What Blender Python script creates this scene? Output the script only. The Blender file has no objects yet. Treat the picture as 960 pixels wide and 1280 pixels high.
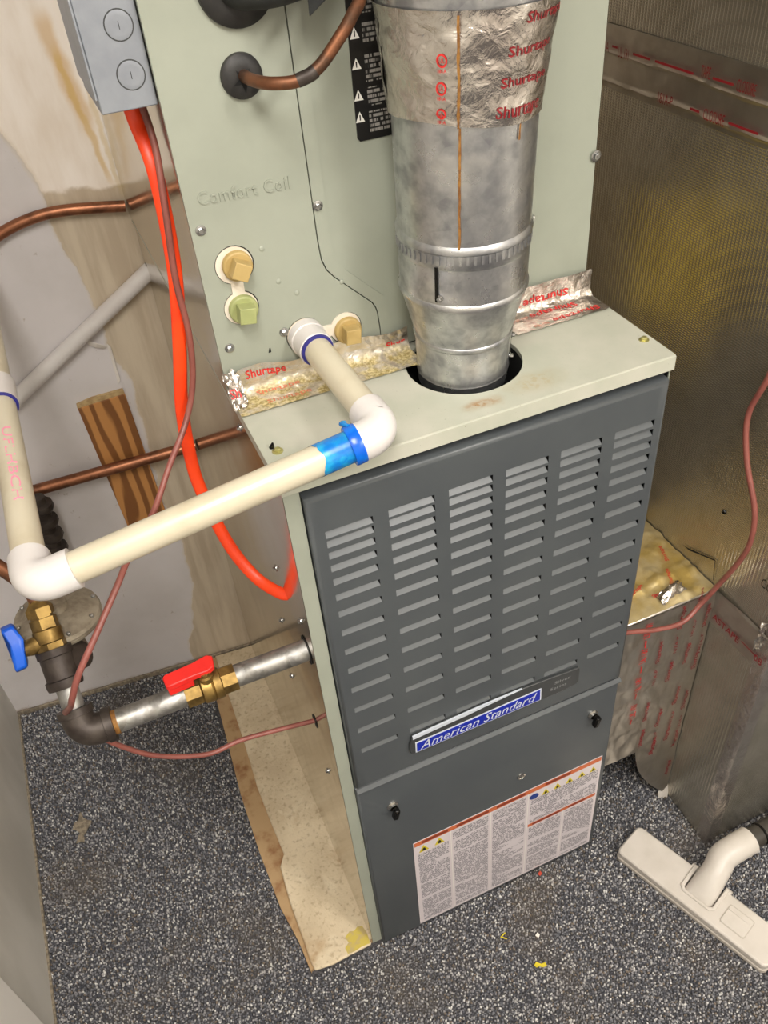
import bpy, bmesh, math, random
import numpy as np
from mathutils import Vector, Matrix, noise
random.seed(7); rng = np.random.default_rng(7)
scn = bpy.context.scene
COL = scn.collection

# ------------------------------------------------------------------ camera
def cam_axes(yaw, pitch, roll):
    cy, sy, cp, sp = math.cos(yaw), math.sin(yaw), math.cos(pitch), math.sin(pitch)
    f = Vector((sy*cp, cy*cp, sp)); rt = Vector((cy, -sy, 0)); up = rt.cross(f)
    c, s = math.cos(roll), math.sin(roll)
    return c*rt + s*up, -s*rt + c*up, f
cam = bpy.data.cameras.new('camera'); cam_o = bpy.data.objects.new('camera', cam); COL.objects.link(cam_o)
r_, u_, f_ = cam_axes(0.3403, -0.7163, -0.1018)
cam_o.matrix_world = Matrix(((r_.x, u_.x, -f_.x, -0.119), (r_.y, u_.y, -f_.y, -0.622), (r_.z, u_.z, -f_.z, 1.5425), (0, 0, 0, 1)))
cam.sensor_fit = 'VERTICAL'; cam.sensor_height = 24.0; cam.lens = 24.0*1062.4/1280.0
cam.clip_start = 0.01; cam.clip_end = 50
scn.camera = cam_o

# ------------------------------------------------------------------ world, lights, exposure
wd = bpy.data.worlds.new('room_air'); scn.world = wd; wd.use_nodes = True
bg = wd.node_tree.nodes['Background']; bg.inputs[0].default_value = (0.9, 0.88, 0.85, 1); bg.inputs[1].default_value = 0.15
def area(name, loc, target, size, power, col):
    l = bpy.data.lights.new(name, 'AREA'); l.shape = 'RECTANGLE'; l.size, l.size_y = size; l.energy = power; l.color = col
    o = bpy.data.objects.new(name, l); COL.objects.link(o); o.location = loc
    d = Vector(target) - Vector(loc); o.rotation_euler = d.to_track_quat('-Z', 'Y').to_euler(); return o
area('ceiling_lamp_light', (-0.22, -0.95, 2.33), (-0.22, -0.95, 0), (0.30, 0.9), 25, (1.0, 0.96, 0.91))
area('far_fill_light', (0.85, -1.75, 2.33), (0.85, -1.75, 0), (0.30, 0.9), 38, (1.0, 0.96, 0.91))  # added fill lamp, brightens the furnace front and the duct gap
scn.view_settings.view_transform = 'Standard'; scn.view_settings.look = 'None'
scn.view_settings.gamma = 1.0; scn.view_settings.exposure = 0.08
try: scn.view_settings.use_curve_mapping = False
except Exception: pass

# ------------------------------------------------------------------ materials
def lin(c): return tuple(((v/255)/12.92 if v/255 <= .04045 else (((v/255)+.055)/1.055)**2.4) for v in c) + (1,)
class NT:
    def __init__(s, name):
        s.m = bpy.data.materials.new(name); s.m.use_nodes = True; s.t = s.m.node_tree; s.n = s.t.nodes; s.l = s.t.links
        s.b = s.n['Principled BSDF']; s._co = None
    def N(s, typ, **k):
        nd = s.n.new(typ)
        for a, v in k.items(): setattr(nd, a, v)
        return nd
    def put(s, sock, v):
        if hasattr(v, 'is_linked') or hasattr(v, 'node'): s.l.new(v, sock)
        elif v is not None: sock.default_value = v
    def co(s):
        if s._co is None: s._co = s.N('ShaderNodeTexCoord').outputs['Object']
        return s._co
    def xyz(s):
        sp = s.N('ShaderNodeSeparateXYZ'); s.l.new(s.co(), sp.inputs[0]); return sp.outputs
    def math(s, op, a, b=None, c=None, clamp=False):
        nd = s.N('ShaderNodeMath', operation=op, use_clamp=clamp)
        for i, v in enumerate((a, b, c)):
            if v is not None: s.put(nd.inputs[i], v)
        return nd.outputs[0]
    def noise(s, scale, detail=4, rough=.55, vec=None, out='Fac', dist=0):
        nd = s.N('ShaderNodeTexNoise'); s.l.new(vec or s.co(), nd.inputs['Vector'])
        nd.inputs['Scale'].default_value = scale; nd.inputs['Detail'].default_value = detail; nd.inputs['Roughness'].default_value = rough
        nd.inputs['Distortion'].default_value = dist
        return nd.outputs[out]
    def scalevec(s, v):
        nd = s.N('ShaderNodeVectorMath', operation='MULTIPLY'); s.l.new(s.co(), nd.inputs[0]); nd.inputs[1].default_value = v; return nd.outputs[0]
    def ramp(s, fac, stops):
        nd = s.N('ShaderNodeValToRGB'); s.put(nd.inputs[0], fac); e = nd.color_ramp.elements
        while len(e) < len(stops): e.new(0.5)
        for el, (p, c) in zip(e, stops): el.position = p; el.color = c if len(c) == 4 else lin(c)
        return nd.outputs[0]
    def smooth(s, v, a, b):
        nd = s.N('ShaderNodeMapRange', interpolation_type='SMOOTHSTEP'); s.put(nd.inputs[0], v)
        nd.inputs[1].default_value = a; nd.inputs[2].default_value = b; return nd.outputs[0]
    def mix(s, fac, a, b):
        nd = s.N('ShaderNodeMix', data_type='RGBA'); s.put(nd.inputs[0], fac); s.put(nd.inputs[6], a); s.put(nd.inputs[7], b); return nd.outputs[2]
    def bump(s, h, strength=.3, dist=.002, prev=None):
        nd = s.N('ShaderNodeBump'); s.put(nd.inputs['Height'], h); nd.inputs['Strength'].default_value = strength; nd.inputs['Distance'].default_value = dist
        if prev is not None: s.l.new(prev, nd.inputs['Normal'])
        s.l.new(nd.outputs[0], s.b.inputs['Normal']); return nd.outputs[0]
    def out(s, col=None, rough=None, metal=None, spec=None, coat=None):
        if col is not None: s.put(s.b.inputs['Base Color'], col)
        if rough is not None: s.put(s.b.inputs['Roughness'], rough)
        if metal is not None: s.put(s.b.inputs['Metallic'], metal)
        if spec is not None: s.b.inputs['Specular IOR Level'].default_value = spec
        if coat is not None: s.b.inputs['Coat Weight'].default_value = coat; s.b.inputs['Coat Roughness'].default_value = .15
        return s.m
def simple(name, c, rough=.5, metal=0, c2=None, ns=30, amt=(.35, .7), bump=0, bs=300, bd=.0006, spec=None, coat=None, rvar=0):
    t = NT(name); col = lin(c)
    if c2: col = t.mix(t.smooth(t.noise(ns, 5), *amt), lin(c), lin(c2))
    if bump: t.bump(t.noise(bs, 4), bump, bd)
    if rvar: rough = t.smooth(t.noise(ns*1.7, 4), .2, .8); rough = t.math('MULTIPLY_ADD', rough, rvar, max(.02, (rough and 0) or 0.0) if False else 0.12)
    return t.out(col, rough, metal, spec, coat)

M = {}
M['sage'] = simple('sage_enamel', (156, 160, 146), .42, 0, (148, 152, 138), 9, bump=.06, bs=900, bd=.0003)
def sage_top():
    t = NT('sage_enamel_dusty'); P = t.xyz()
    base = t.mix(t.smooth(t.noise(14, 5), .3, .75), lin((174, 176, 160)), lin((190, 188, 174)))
    # brown water marks with ragged edges in front of the flue hole and to its right
    dx = t.math('SUBTRACT', P[0], .225); dy = t.math('SUBTRACT', P[1], .018)
    w = t.math('MULTIPLY', t.noise(60, 5), .05)
    d1 = t.math('ADD', t.math('POWER', t.math('ADD', t.math('POWER', dx, 2.0), t.math('MULTIPLY', t.math('POWER', dy, 2.0), 5.0)), .5), w)
    m1 = t.math('SUBTRACT', 1.0, t.smooth(d1, .028, .056))
    ex = t.math('SUBTRACT', P[0], .292); ey = t.math('SUBTRACT', P[1], .026)
    d2 = t.math('ADD', t.math('POWER', t.math('ADD', t.math('POWER', ex, 2.0), t.math('MULTIPLY', t.math('POWER', ey, 2.0), 3.0)), .5), w)
    m2 = t.math('MULTIPLY', t.math('SUBTRACT', 1.0, t.smooth(d2, .04, .068)), .55)
    blot = t.smooth(t.noise(120, 5), .45, .62)
    col = t.mix(t.math('MULTIPLY', m1, t.math('MULTIPLY_ADD', blot, .6, .40)), base, lin((150, 112, 62)))
    col = t.mix(t.math('MULTIPLY', m2, t.math('MULTIPLY_ADD', blot, .6, .4)), col, lin((168, 148, 108)))
    specks = t.smooth(t.noise(420, 2), .70, .76)
    col = t.mix(t.math('MULTIPLY', specks, .6), col, lin((90, 80, 62)))
    t.bump(t.noise(900, 3), .08, .0003)
    return t.out(col, .45)
M['sage_top'] = sage_top()
def galv_mirror():
    t = NT('bright_galvanised_sheet')
    n = t.noise(5, 3, vec=t.scalevec((1, 1, .6)))
    col = t.mix(t.smooth(n, .3, .7), lin((206, 199, 186)), lin((192, 184, 170)))
    b = t.bump(t.noise(6, 2), .10, .004)
    r = t.math('MULTIPLY_ADD', t.smooth(t.noise(16, 4), .3, .8), .07, .10)
    return t.out(col, r, .96)
M['mirror'] = galv_mirror()
def galv(name, c1, c2, ns=45, rough=.32):
    t = NT(name)
    v = t.N('ShaderNodeTexVoronoi'); t.l.new(t.co(), v.inputs[0]); v.inputs['Scale'].default_value = 70
    n = t.noise(ns, 5); n2 = t.noise(22, 5)
    col = t.mix(t.smooth(n, .35, .68), lin(c1), lin(c2))
    col = t.mix(t.math('MULTIPLY', t.smooth(n2, .55, .7), .5), col, lin((224, 222, 218)))
    hs = t.N('ShaderNodeSeparateColor'); t.l.new(v.outputs['Color'], hs.inputs[0])
    col = t.mix(t.math('MULTIPLY', hs.outputs[0], .18), col, lin((235, 235, 235)))
    r = t.math('MULTIPLY_ADD', t.smooth(n, .3, .7), .16, rough-.06)
    t.bump(n2, .10, .002)
    return t.out(col, r, .92)
M['galv'] = galv('spangled_galvanised_steel', (194, 195, 196), (146, 147, 151))
M['galv_pipe'] = galv('dull_galvanised_pipe', (152, 149, 142), (112, 109, 104), 60, .52)
M['grey_door'] = simple('charcoal_enamel', (79, 83, 85), .36, 0, (72, 76, 79), 6, bump=.10, bs=1100, bd=.0002)
M['black'] = simple('dark_void', (10, 10, 10), .8)
M['rubber'] = simple('black_rubber', (34, 33, 32), .55, 0, (48, 46, 44), 60, bump=.2, bs=250)
M['foam'] = simple('black_pipe_insulation', (30, 31, 30), .75, 0, (42, 44, 42), 40, bump=.4, bs=160, bd=.001)
M['pvc'] = simple('aged_cream_pvc', (202, 193, 170), .34, 0, (186, 174, 148), 18, (.45, .85), coat=.15)
M['pvc_white'] = simple('white_pvc_fitting', (216, 212, 209), .3, 0, (206, 200, 196), 14, coat=.2)
M['primer_purple'] = simple('purple_primer', (42, 40, 120), .35)
M['primer_blue'] = simple('blue_pipe_cement', (0, 112, 196), .25, 0, (30, 160, 205), 60, (.4, .65), coat=.3)
M['primer_deep'] = simple('deep_blue_pipe_cement', (0, 84, 200), .25, 0, (0, 110, 214), 60)
M['copper'] = simple('aged_copper', (156, 104, 76), .42, .85, (98, 64, 48), 40, (.4, .75), bump=.15, bs=120)
M['copper_dark'] = simple('tarnished_copper', (132, 86, 60), .45, .75, (88, 66, 52), 45, (.4, .7), bump=.2, bs=120)
M['brass'] = simple('dull_brass', (156, 128, 74), .42, .85, (104, 82, 46), 60, (.35, .75), bump=.12, bs=160)
M['iron'] = simple('black_iron', (74, 66, 60), .5, .5, (52, 44, 40), 50, bump=.3, bs=220)
M['cast_grey'] = simple('dirty_cast_zinc', (158, 148, 130), .6, .35, (120, 108, 92), 50, (.35, .7), bump=.35, bs=140, bd=.001)
M['red'] = simple('red_vinyl_grip', (226, 40, 34), .4, 0, (205, 32, 28), 30)
M['blue'] = simple('blue_vinyl_grip', (12, 88, 200), .35, 0, (8, 74, 178), 30)
M['orange'] = simple('orange_cable_jacket', (255, 74, 22), .38, 0, (240, 60, 18), 25)
M['brown_wire'] = simple('brown_thermostat_wire', (144, 84, 74), .38, 0, (126, 70, 62), 30)
M['emboss_grey'] = simple('pale_emboss', (150, 152, 152), .3, .2)
M['jbox'] = simple('grey_junction_box_steel', (142, 146, 152), .42, .2, (133, 137, 144), 40, bump=.1, bs=500)
M['plug_amber'] = simple('amber_plastic', (182, 156, 100), .45, 0, (166, 140, 84), 40)
M['plug_green'] = simple('dull_green_plastic', (166, 170, 116), .42, 0, (152, 158, 104), 40)
M['plate_white'] = simple('off_white_drain_pan_plastic', (226, 216, 200), .5, 0, (214, 202, 184), 30)
M['red_print'] = simple('red_tape_print', (206, 40, 38), .5)
M['red_print_dark'] = simple('dark_red_tape_print', (136, 22, 30), .5)
M['red_print_faint'] = simple('faded_red_tape_print', (206, 116, 84), .6)
M['pink_print'] = simple('pink_pipe_print', (236, 150, 172), .5)
M['chrome'] = simple('chrome', (215, 212, 205), .14, 1)
M['dark_chrome'] = simple('dark_latch_metal', (24, 23, 22), .25, .6)
M['screw'] = simple('zinc_screw', (190, 190, 188), .25, 1, (150, 150, 150), 200)
M['yellow_zinc'] = simple('yellow_zinc_screw', (196, 190, 130), .35, .8)
M['badge_blue'] = simple('badge_blue_enamel', (16, 38, 160), .3, 0, coat=.3)
M['badge_dark'] = simple('badge_dark_plastic', (58, 60, 61), .28, 0, coat=.3)
M['badge_silver'] = simple('badge_silver', (214, 220, 230), .25, .15)
M['emboss'] = simple('badge_emboss', (96, 98, 98), .35)
M['orange_print'] = simple('orange_header_print', (196, 104, 62), .5)
M['brown_print'] = simple('brown_header_print', (128, 52, 30), .5)
M['yellow_print'] = simple('yellow_hazard_print', (206, 188, 40), .5)
M['black_print'] = simple('black_print', (36, 34, 26), .5)
M['blue_print'] = simple('blue_oval_print', (38, 58, 128), .5)
M['label_black'] = simple('black_label_film', (20, 19, 19), .35)
M['label_white'] = simple('white_label_print', (232, 230, 222), .5)
M['label_paper'] = simple('label_paper', (214, 204, 206), .35, coat=.15)
M['energy_yellow'] = simple('yellow_guide_paper', (226, 200, 30), .5)
M['nozzle'] = simple('ivory_plastic', (204, 197, 188), .38, 0, (194, 187, 177), 20)
M['nozzle_base'] = simple('ivory_plastic_base', (182, 174, 163), .4)
M['hose'] = simple('grey_black_hose', (62, 58, 52), .35, 0, (48, 44, 40), 30)
M['rust'] = simple('rust_stain', (150, 106, 46), .7, 0, (112, 70, 26), 140, (.35, .65))
M['paper_white'] = simple('torn_paper', (226, 220, 212), .7)
M['debris_yellow'] = simple('yellow_scrap', (206, 186, 40), .6)
M['debris_red'] = simple('red_scrap', (190, 70, 50), .6)
M['clay'] = simple('dried_mud', (150, 138, 118), .9, 0, (116, 106, 92), 120, (.4, .6), bump=.8, bs=200, bd=.002)
M['ceiling'] = simple('ceiling_paint', (214, 210, 204), .9)
M['room_paint'] = simple('room_paint', (226, 222, 214), .8, 0, (216, 211, 202), 3)
M['lens'] = None
M['trim'] = simple('white_trim_paint', (232, 228, 222), .5)
def foil(name, c1, c2, ns, strength, dist, rough):
    t = NT(name); n = t.noise(ns, 5, dist=.6)
    col = t.mix(t.smooth(t.noise(25, 3), .3, .75), lin(c1), lin(c2))
    t.bump(n, strength, dist)
    return t.out(col, rough, .95)
M['foil'] = foil('crinkled_foil_tape', (214, 208, 200), (196, 186, 178), 90, .7, .003, .24)
M['foil_flat'] = foil('smooth_foil_tape', (206, 200, 190), (188, 181, 170), 30, .35, .002, .36)
def foil_dirty():
    t = NT('dirty_foil_tape'); P = t.xyz()
    n = t.noise(90, 5, dist=.6)
    up = t.smooth(P[2], 1.052, 1.066)               # grime settles on the flat half of the tape
    gr = t.smooth(t.noise(55, 5), .34, .58)
    mk = t.math('MULTIPLY', t.math('SUBTRACT', 1.0, up), t.math('MULTIPLY_ADD', gr, .75, .25))
    d = t.mix(t.smooth(t.noise(320, 3), .4, .6), lin((206, 190, 142)), lin((158, 140, 84)))
    d = t.mix(t.smooth(t.noise(30, 3), .58, .7), d, lin((196, 184, 60)))
    col = t.mix(mk, lin((212, 206, 198)), d)
    t.bump(n, .6, .003)
    t.out(col, t.math('MULTIPLY_ADD', mk, .5, .26), t.math('SUBTRACT', .95, t.math('MULTIPLY', mk, .85)))
    return t.m
M['foil_dirty'] = foil_dirty()
def duct_foil():
    t = NT('reinforced_foil_facing'); P = t.xyz()
    def wav(sock, sc):
        return t.math('POWER', t.math('ABSOLUTE', t.math('SINE', t.math('MULTIPLY', sock, sc))), .5)
    s1 = t.math('ADD', P[1], P[0])
    h = t.math('MINIMUM', wav(s1, 520.0), wav(P[2], 900.0))
    n = t.noise(20, 4)
    n3 = t.noise(40, 3, vec=t.scalevec((1, 1, .12)))
    col = t.mix(t.smooth(n, .3, .75), lin((206, 200, 186)), lin((186, 180, 165)))
    col = t.mix(t.math('MULTIPLY', t.smooth(n3, .5, .75), .25), col, lin((200, 194, 178)))
    b = t.bump(h, .45, .0009)
    t.bump(t.noise(9, 3), .10, .004, b)
    return t.out(col, .22, .86)
M['duct'] = duct_foil()
M['foil_yellow_glow'] = simple('yellow_reflection_foil', (214, 196, 150), .35, .45, (196, 168, 96), 16, (.4, .65), bump=.5, bs=60, bd=.002)  # yellow light and reflection on the boot top, painted into the foil colour
def wall_mat():
    t = NT('patched_drywall'); P = t.xyz(); X, Z = P[0], P[2]
    wob = t.math('MULTIPLY', t.math('SUBTRACT', t.noise(9, 6), .5), .055)
    # edge of the white painted area as x position against height
    zz = t.math('DIVIDE', Z, 1.5)
    def g(x): v = (x+.4)/.5; return (v, v, v, 1)
    edge = t.ramp(zz, [(0.0, g(-.135)), (.055, g(-.122)), (.16, g(-.084)), (.40, g(-.082)), (.50, g(-.080)), (.60, g(-.098)), (.73, g(-.116)), (.80, g(-.148)), (.86, g(-.21)), (1.0, g(-.30))])
    ev = t.math('MULTIPLY_ADD', edge, .5, -.4)
    d = t.math('SUBTRACT', t.math('ADD', X, wob), ev)
    right = t.smooth(d, -.0015, .0015)
    paint = t.mix(t.smooth(t.noise(6, 5), .3, .75), lin((214, 209, 209)), lin((200, 195, 193)))
    scuff = t.smooth(t.noise(38, 6, .7), .64, .70)
    paint = t.mix(t.math('MULTIPLY', scuff, .55), paint, lin((150, 132, 112)))
    streak = t.noise(14, 5, vec=t.scalevec((3.5, 1, .35)))
    mud = t.mix(t.smooth(streak, .35, .68), lin((202, 188, 166)), lin((182, 166, 144)))
    # cream area above the copper tube, boundary ragged
    up = t.smooth(t.math('ADD', Z, t.math('MULTIPLY', t.noise(16, 5), .05)), 1.115, 1.125)
    cream = t.mix(t.smooth(t.noise(8, 5, vec=t.scalevec((2.5, 1, .7))), .35, .7), lin((242, 234, 225)), lin((228, 216, 202)))
    # tan bloom at the upper left, plus yellow drip with its own outline
    low = t.mix(up, mud, cream)
    def drip(x0, z0, k, w, za, zb, seedv):
        dx = t.math('ABSOLUTE', t.math('ADD', t.math('SUBTRACT', t.math('SUBTRACT', X, x0), t.math('MULTIPLY', t.math('SUBTRACT', Z, z0), k)), t.math('MULTIPLY', t.math('SUBTRACT', t.noise(18+seedv, 4), .5), .02)))
        m = t.math('SUBTRACT', 1.0, t.smooth(dx, w*.25, w))
        m = t.math('MULTIPLY', m, t.smooth(Z, za, za+.05))
        return t.math('MULTIPLY', m, t.math('SUBTRACT', 1.0, t.smooth(Z, zb-.03, zb)))
    low = t.mix(t.math('MULTIPLY', drip(-.044, 1.31, -.14, .017, 1.16, 1.345, 0), .60), low, lin((206, 166, 100)))
    low = t.mix(t.math('MULTIPLY', drip(-.034, 1.24, -.13, .007, 1.08, 1.30, 5), .6), low, lin((206, 168, 84)))
    low = t.mix(t.math('MULTIPLY', drip(-.012, 1.24, -.05, .006, 1.06, 1.30, 9), .5), low, lin((206, 180, 120)))
    col = t.mix(right, paint, low)
    rim = t.math('SUBTRACT', 1.0, t.smooth(t.math('ABSOLUTE', d), .001, .006))
    col = t.mix(t.math('MULTIPLY', rim, .35), col, lin((206, 192, 168)))
    # brown grime band where the wall meets the carpet
    gr = t.math('SUBTRACT', 1.0, t.smooth(t.math('ADD', Z, t.math('MULTIPLY', t.noise(40, 5), .03)), .018, .034))
    col = t.mix(t.math('MULTIPLY', gr, .8), col, lin((146, 120, 90)))
    b = t.bump(right, .5, .0015); t.bump(t.noise(60, 5), .15, .001, b)
    return t.out(col, .72)
M['wall'] = wall_mat()
def left_wall_mat():
    t = NT('scuffed_board_paint')
    n = t.noise(5, 5, vec=t.scalevec((1, 1, .5)))
    col = t.mix(t.smooth(n, .35, .7), lin((208, 204, 196)), lin((188, 184, 175)))
    t.bump(t.noise(40, 4), .1, .001)
    return t.out(col, .55)
M['wall_left'] = left_wall_mat()
def carpet_mat(name, attr):
    t = NT(name)
    if attr:
        a = t.N('ShaderNodeAttribute', attribute_name='tint'); col = a.outputs['Color']
    else:
        col = t.ramp(t.noise(260, 2), [(.3, (44, 44, 46)), (.6, (92, 90, 92))])
    big = t.noise(5, 4); br = t.smooth(big, .52, .72)
    col = t.mix(t.math('MULTIPLY', br, .35), col, lin((120, 108, 92)))
    return t.out(col, .85, spec=.25)
M['carpet'] = carpet_mat('carpet_backing', False); M['pile'] = carpet_mat('speckled_carpet_pile', True)
def concrete():
    t = NT('stained_concrete'); P = t.xyz()
    col = t.mix(t.smooth(t.noise(9, 6), .3, .7), lin((222, 206, 176)), lin((196, 178, 148)))
    col = t.mix(t.math('MULTIPLY', t.smooth(t.noise(22, 6, dist=1), .55, .68), .6), col, lin((222, 208, 180)))
    col = t.mix(t.math('MULTIPLY', t.smooth(t.noise(130, 5), .52, .7), .45), col, lin((140, 116, 84)))
    col = t.mix(t.math('MULTIPLY', t.smooth(t.noise(7, 5, dist=.5), .56, .66), .5), col, lin((168, 132, 88)))
    t.bump(t.noise(70, 7), .7, .003)
    return t.out(col, .85)
M['concrete'] = concrete()
M['concrete_rust'] = simple('rusty_concrete', (180, 150, 110), .85, 0, (140, 96, 60), 30, (.45, .72), bump=.5, bs=90, bd=.0015)
M['yellow_paint'] = simple('yellow_floor_paint', (198, 178, 84), .8, 0, (186, 166, 112), 70, (.45, .6), bump=.5, bs=90, bd=.001)
def wood():
    t = NT('pine_grain'); P = t.xyz()
    w = t.N('ShaderNodeTexWave', wave_type='BANDS', bands_direction='X')
    mp = t.N('ShaderNodeMapping'); t.l.new(t.co(), mp.inputs[0]); mp.inputs['Rotation'].default_value = (0, .03, 0); mp.inputs['Scale'].default_value = (1.0, 1.0, .16)
    t.l.new(mp.outputs[0], w.inputs['Vector']); w.inputs['Scale'].default_value = 15; w.inputs['Distortion'].default_value = 16.0; w.inputs['Detail'].default_value = 3; w.inputs['Detail Scale'].default_value = .55
    col = t.mix(t.smooth(w.outputs[1], .35, .75), lin((190, 134, 76)), lin((128, 82, 42)))
    t.bump(w.outputs[1], .15, .001)
    return t.out(col, .55)
M['wood'] = wood(); M['wood_end'] = simple('pale_wood_end', (190, 164, 118), .7, 0, (160, 132, 90), 90)
def fineprint(name, paper, ink, pitch, xs):
    t = NT(name); P = t.xyz()
    row = t.math('DIVIDE', P[2], pitch); fr = t.math('FRACT', row); fl = t.math('FLOOR', row)
    cx = t.N('ShaderNodeCombineXYZ'); t.l.new(t.math('MULTIPLY', P[0], xs), cx.inputs[0]); t.l.new(t.math('MULTIPLY', fl, 3.7), cx.inputs[1])
    n = t.noise(1.0, 2, vec=cx.outputs[0])
    cy = t.N('ShaderNodeCombineXYZ'); t.l.new(t.math('MULTIPLY', fl, .31), cy.inputs[0]); t.l.new(t.math('MULTIPLY', P[0], 9.0), cy.inputs[1])
    n2 = t.noise(1.0, 1, vec=cy.outputs[0])
    m = t.math('MULTIPLY', t.math('GREATER_THAN', fr, .38), t.math('MULTIPLY', t.smooth(n, .42, .5), t.smooth(n2, .36, .40)))
    return t.out(t.mix(m, lin(paper), lin(ink)), .38)
M['print_grey'] = fineprint('grey_fine_print', (206, 198, 201), (108, 104, 110), .0042, 330)
M['print_white'] = fineprint('white_fine_print', (22, 21, 21), (150, 146, 140), .0042, 420)

# ------------------------------------------------------------------ mesh helpers
class MB:
    def __init__(s): s.v = []; s.f = []
    def add(s, vs, fs):
        o = len(s.v); s.v += [tuple(v) for v in vs]; s.f += [tuple(i+o for i in f) for f in fs]; return s
    def box(s, a, b, R=None, at=None):
        (x0, y0, z0), (x1, y1, z1) = a, b
        vs = [(x0,y0,z0),(x1,y0,z0),(x1,y1,z0),(x0,y1,z0),(x0,y0,z1),(x1,y0,z1),(x1,y1,z1),(x0,y1,z1)]
        if R is not None: vs = [R @ Vector(v) for v in vs]
        if at is not None: vs = [Vector(v)+Vector(at) for v in vs]
        return s.add(vs, [(0,3,2,1),(4,5,6,7),(0,1,5,4),(1,2,6,5),(2,3,7,6),(3,0,4,7)])
    def prism(s, poly, lo, hi, fn=None):
        """poly of 2D points; fn(p, h) -> 3D; default extrudes along z"""
        fn = fn or (lambda p, h: (p[0], p[1], h)); n = len(poly)
        vs = [fn(p, lo) for p in poly] + [fn(p, hi) for p in poly]
        return s.add(vs, [tuple(range(n))[::-1], tuple(range(n, 2*n))] + [(i, (i+1) % n, n+(i+1) % n, n+i) for i in range(n)])
    def tube(s, pts, r, n=12, caps=True, flat=None):
        pts = [Vector(p) for p in pts]; m = len(pts)
        rs = r if hasattr(r, '__len__') else [r]*m
        T = [(pts[min(i+1, m-1)]-pts[max(i-1, 0)]).normalized() for i in range(m)]
        up = Vector((0, 0, 1)) if abs(T[0].z) < .9 else Vector((1, 0, 0))
        if flat is not None: up = Vector(flat[1])
        N = (up - T[0]*up.dot(T[0])).normalized(); o = len(s.v)
        for i in range(m):
            N = (N - T[i]*N.dot(T[i])).normalized(); B = T[i].cross(N)
            k = flat[0] if flat is not None else 1
            for j in range(n):
                a = 2*math.pi*j/n; s.v.append(tuple(pts[i] + rs[i]*(k*math.cos(a)*N + math.sin(a)*B)))
        for i in range(m-1):
            for j in range(n):
                s.f.append((o+i*n+j, o+i*n+(j+1) % n, o+(i+1)*n+(j+1) % n, o+(i+1)*n+j))
        if caps: s.f.append(tuple(o+j for j in range(n))[::-1]); s.f.append(tuple(o+(m-1)*n+j for j in range(n)))
        return s
    def lathe(s, base, axis, prof, n=32, caps=True):
        """prof: list of (distance along axis, radius)"""
        A = Vector(axis).normalized(); base = Vector(base)
        return s._lathe(base, A, prof, n, caps)
    def _lathe(s, base, A, prof, n, caps):
        U = A.orthogonal().normalized(); V = A.cross(U); o = len(s.v)
        for h, r in prof:
            for j in range(n):
                a = 2*math.pi*j/n + math.pi/n; s.v.append(tuple(base + A*h + r*(math.cos(a)*U + math.sin(a)*V)))
        for i in range(len(prof)-1):
            for j in range(n): s.f.append((o+i*n+j, o+i*n+(j+1) % n, o+(i+1)*n+(j+1) % n, o+(i+1)*n+j))
        if caps: s.f.append(tuple(o+j for j in range(n))[::-1]); s.f.append(tuple(o+(len(prof)-1)*n+j for j in range(n)))
        return s
    def grid(s, fn, nu, nv):
        o = len(s.v)
        for j in range(nv+1):
            for i in range(nu+1): s.v.append(tuple(fn(i/nu, j/nv)))
        for j in range(nv):
            for i in range(nu): a = o+j*(nu+1)+i; s.f.append((a, a+1, a+nu+2, a+nu+1))
        return s
    def build(s, name, mat, parent=None, smooth=None, bevel=0, solid=0):
        me = bpy.data.meshes.new(name); me.from_pydata(s.v, [], s.f)
        bm = bmesh.new(); bm.from_mesh(me); bmesh.ops.recalc_face_normals(bm, faces=bm.faces); bm.to_mesh(me); bm.free()
        o = bpy.data.objects.new(name, me); COL.objects.link(o)
        me.materials.append(M[mat] if isinstance(mat, str) else mat)
        if solid: md = o.modifiers.new('thick', 'SOLIDIFY'); md.thickness = solid; md.offset = 0
        if bevel: md = o.modifiers.new('edge', 'BEVEL'); md.width = bevel; md.segments = 2; md.limit_method = 'ANGLE'; md.angle_limit = math.radians(40)
        if smooth is not None or bevel:
            me.shade_smooth() if hasattr(me, 'shade_smooth') else None
            try: me.set_sharp_from_angle(angle=math.radians(smooth or 40))
            except Exception: pass
        if parent is not None:
            o.parent = parent
            if parent.type == 'EMPTY': o.matrix_parent_inverse = Matrix.Translation(-parent.location)
        return o
def thing(name, label, cat, loc, group=None):
    o = bpy.data.objects.new(name, None); COL.objects.link(o); o.location = loc; o.empty_display_size = .05
    o['label'] = label; o['category'] = cat
    if group: o['group'] = group
    return o
def tag(o, label, cat, group=None):
    o['label'] = label; o['category'] = cat
    if group: o['group'] = group
    return o
def struct(o): o['kind'] = 'structure'; return o
def cr(pts, k=8):
    P = [Vector(p) for p in pts]; P = [2*P[0]-P[1]] + P + [2*P[-1]-P[-2]]; out = []
    for i in range(1, len(P)-2):
        a, b, c, d = P[i-1:i+3]
        for j in range(k):
            t = j/k; out.append(.5*((2*b)+(c-a)*t+(2*a-5*b+4*c-d)*t*t+(3*b-a-3*c+d)*t**3))
    return out + [P[-2]]
def bend(a, corner, b, rad, k=8):
    """straight - arc - straight path"""
    a, c, b = Vector(a), Vector(corner), Vector(b); d1 = (a-c).normalized(); d2 = (b-c).normalized()
    p1, p2 = c+d1*rad, c+d2*rad; pts = [a]
    for i in range(k+1):
        t = i/k; pts.append((1-t)**2*p1 + 2*(1-t)*t*c + t*t*p2)
    return pts + [b]
_txt = {}
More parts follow.
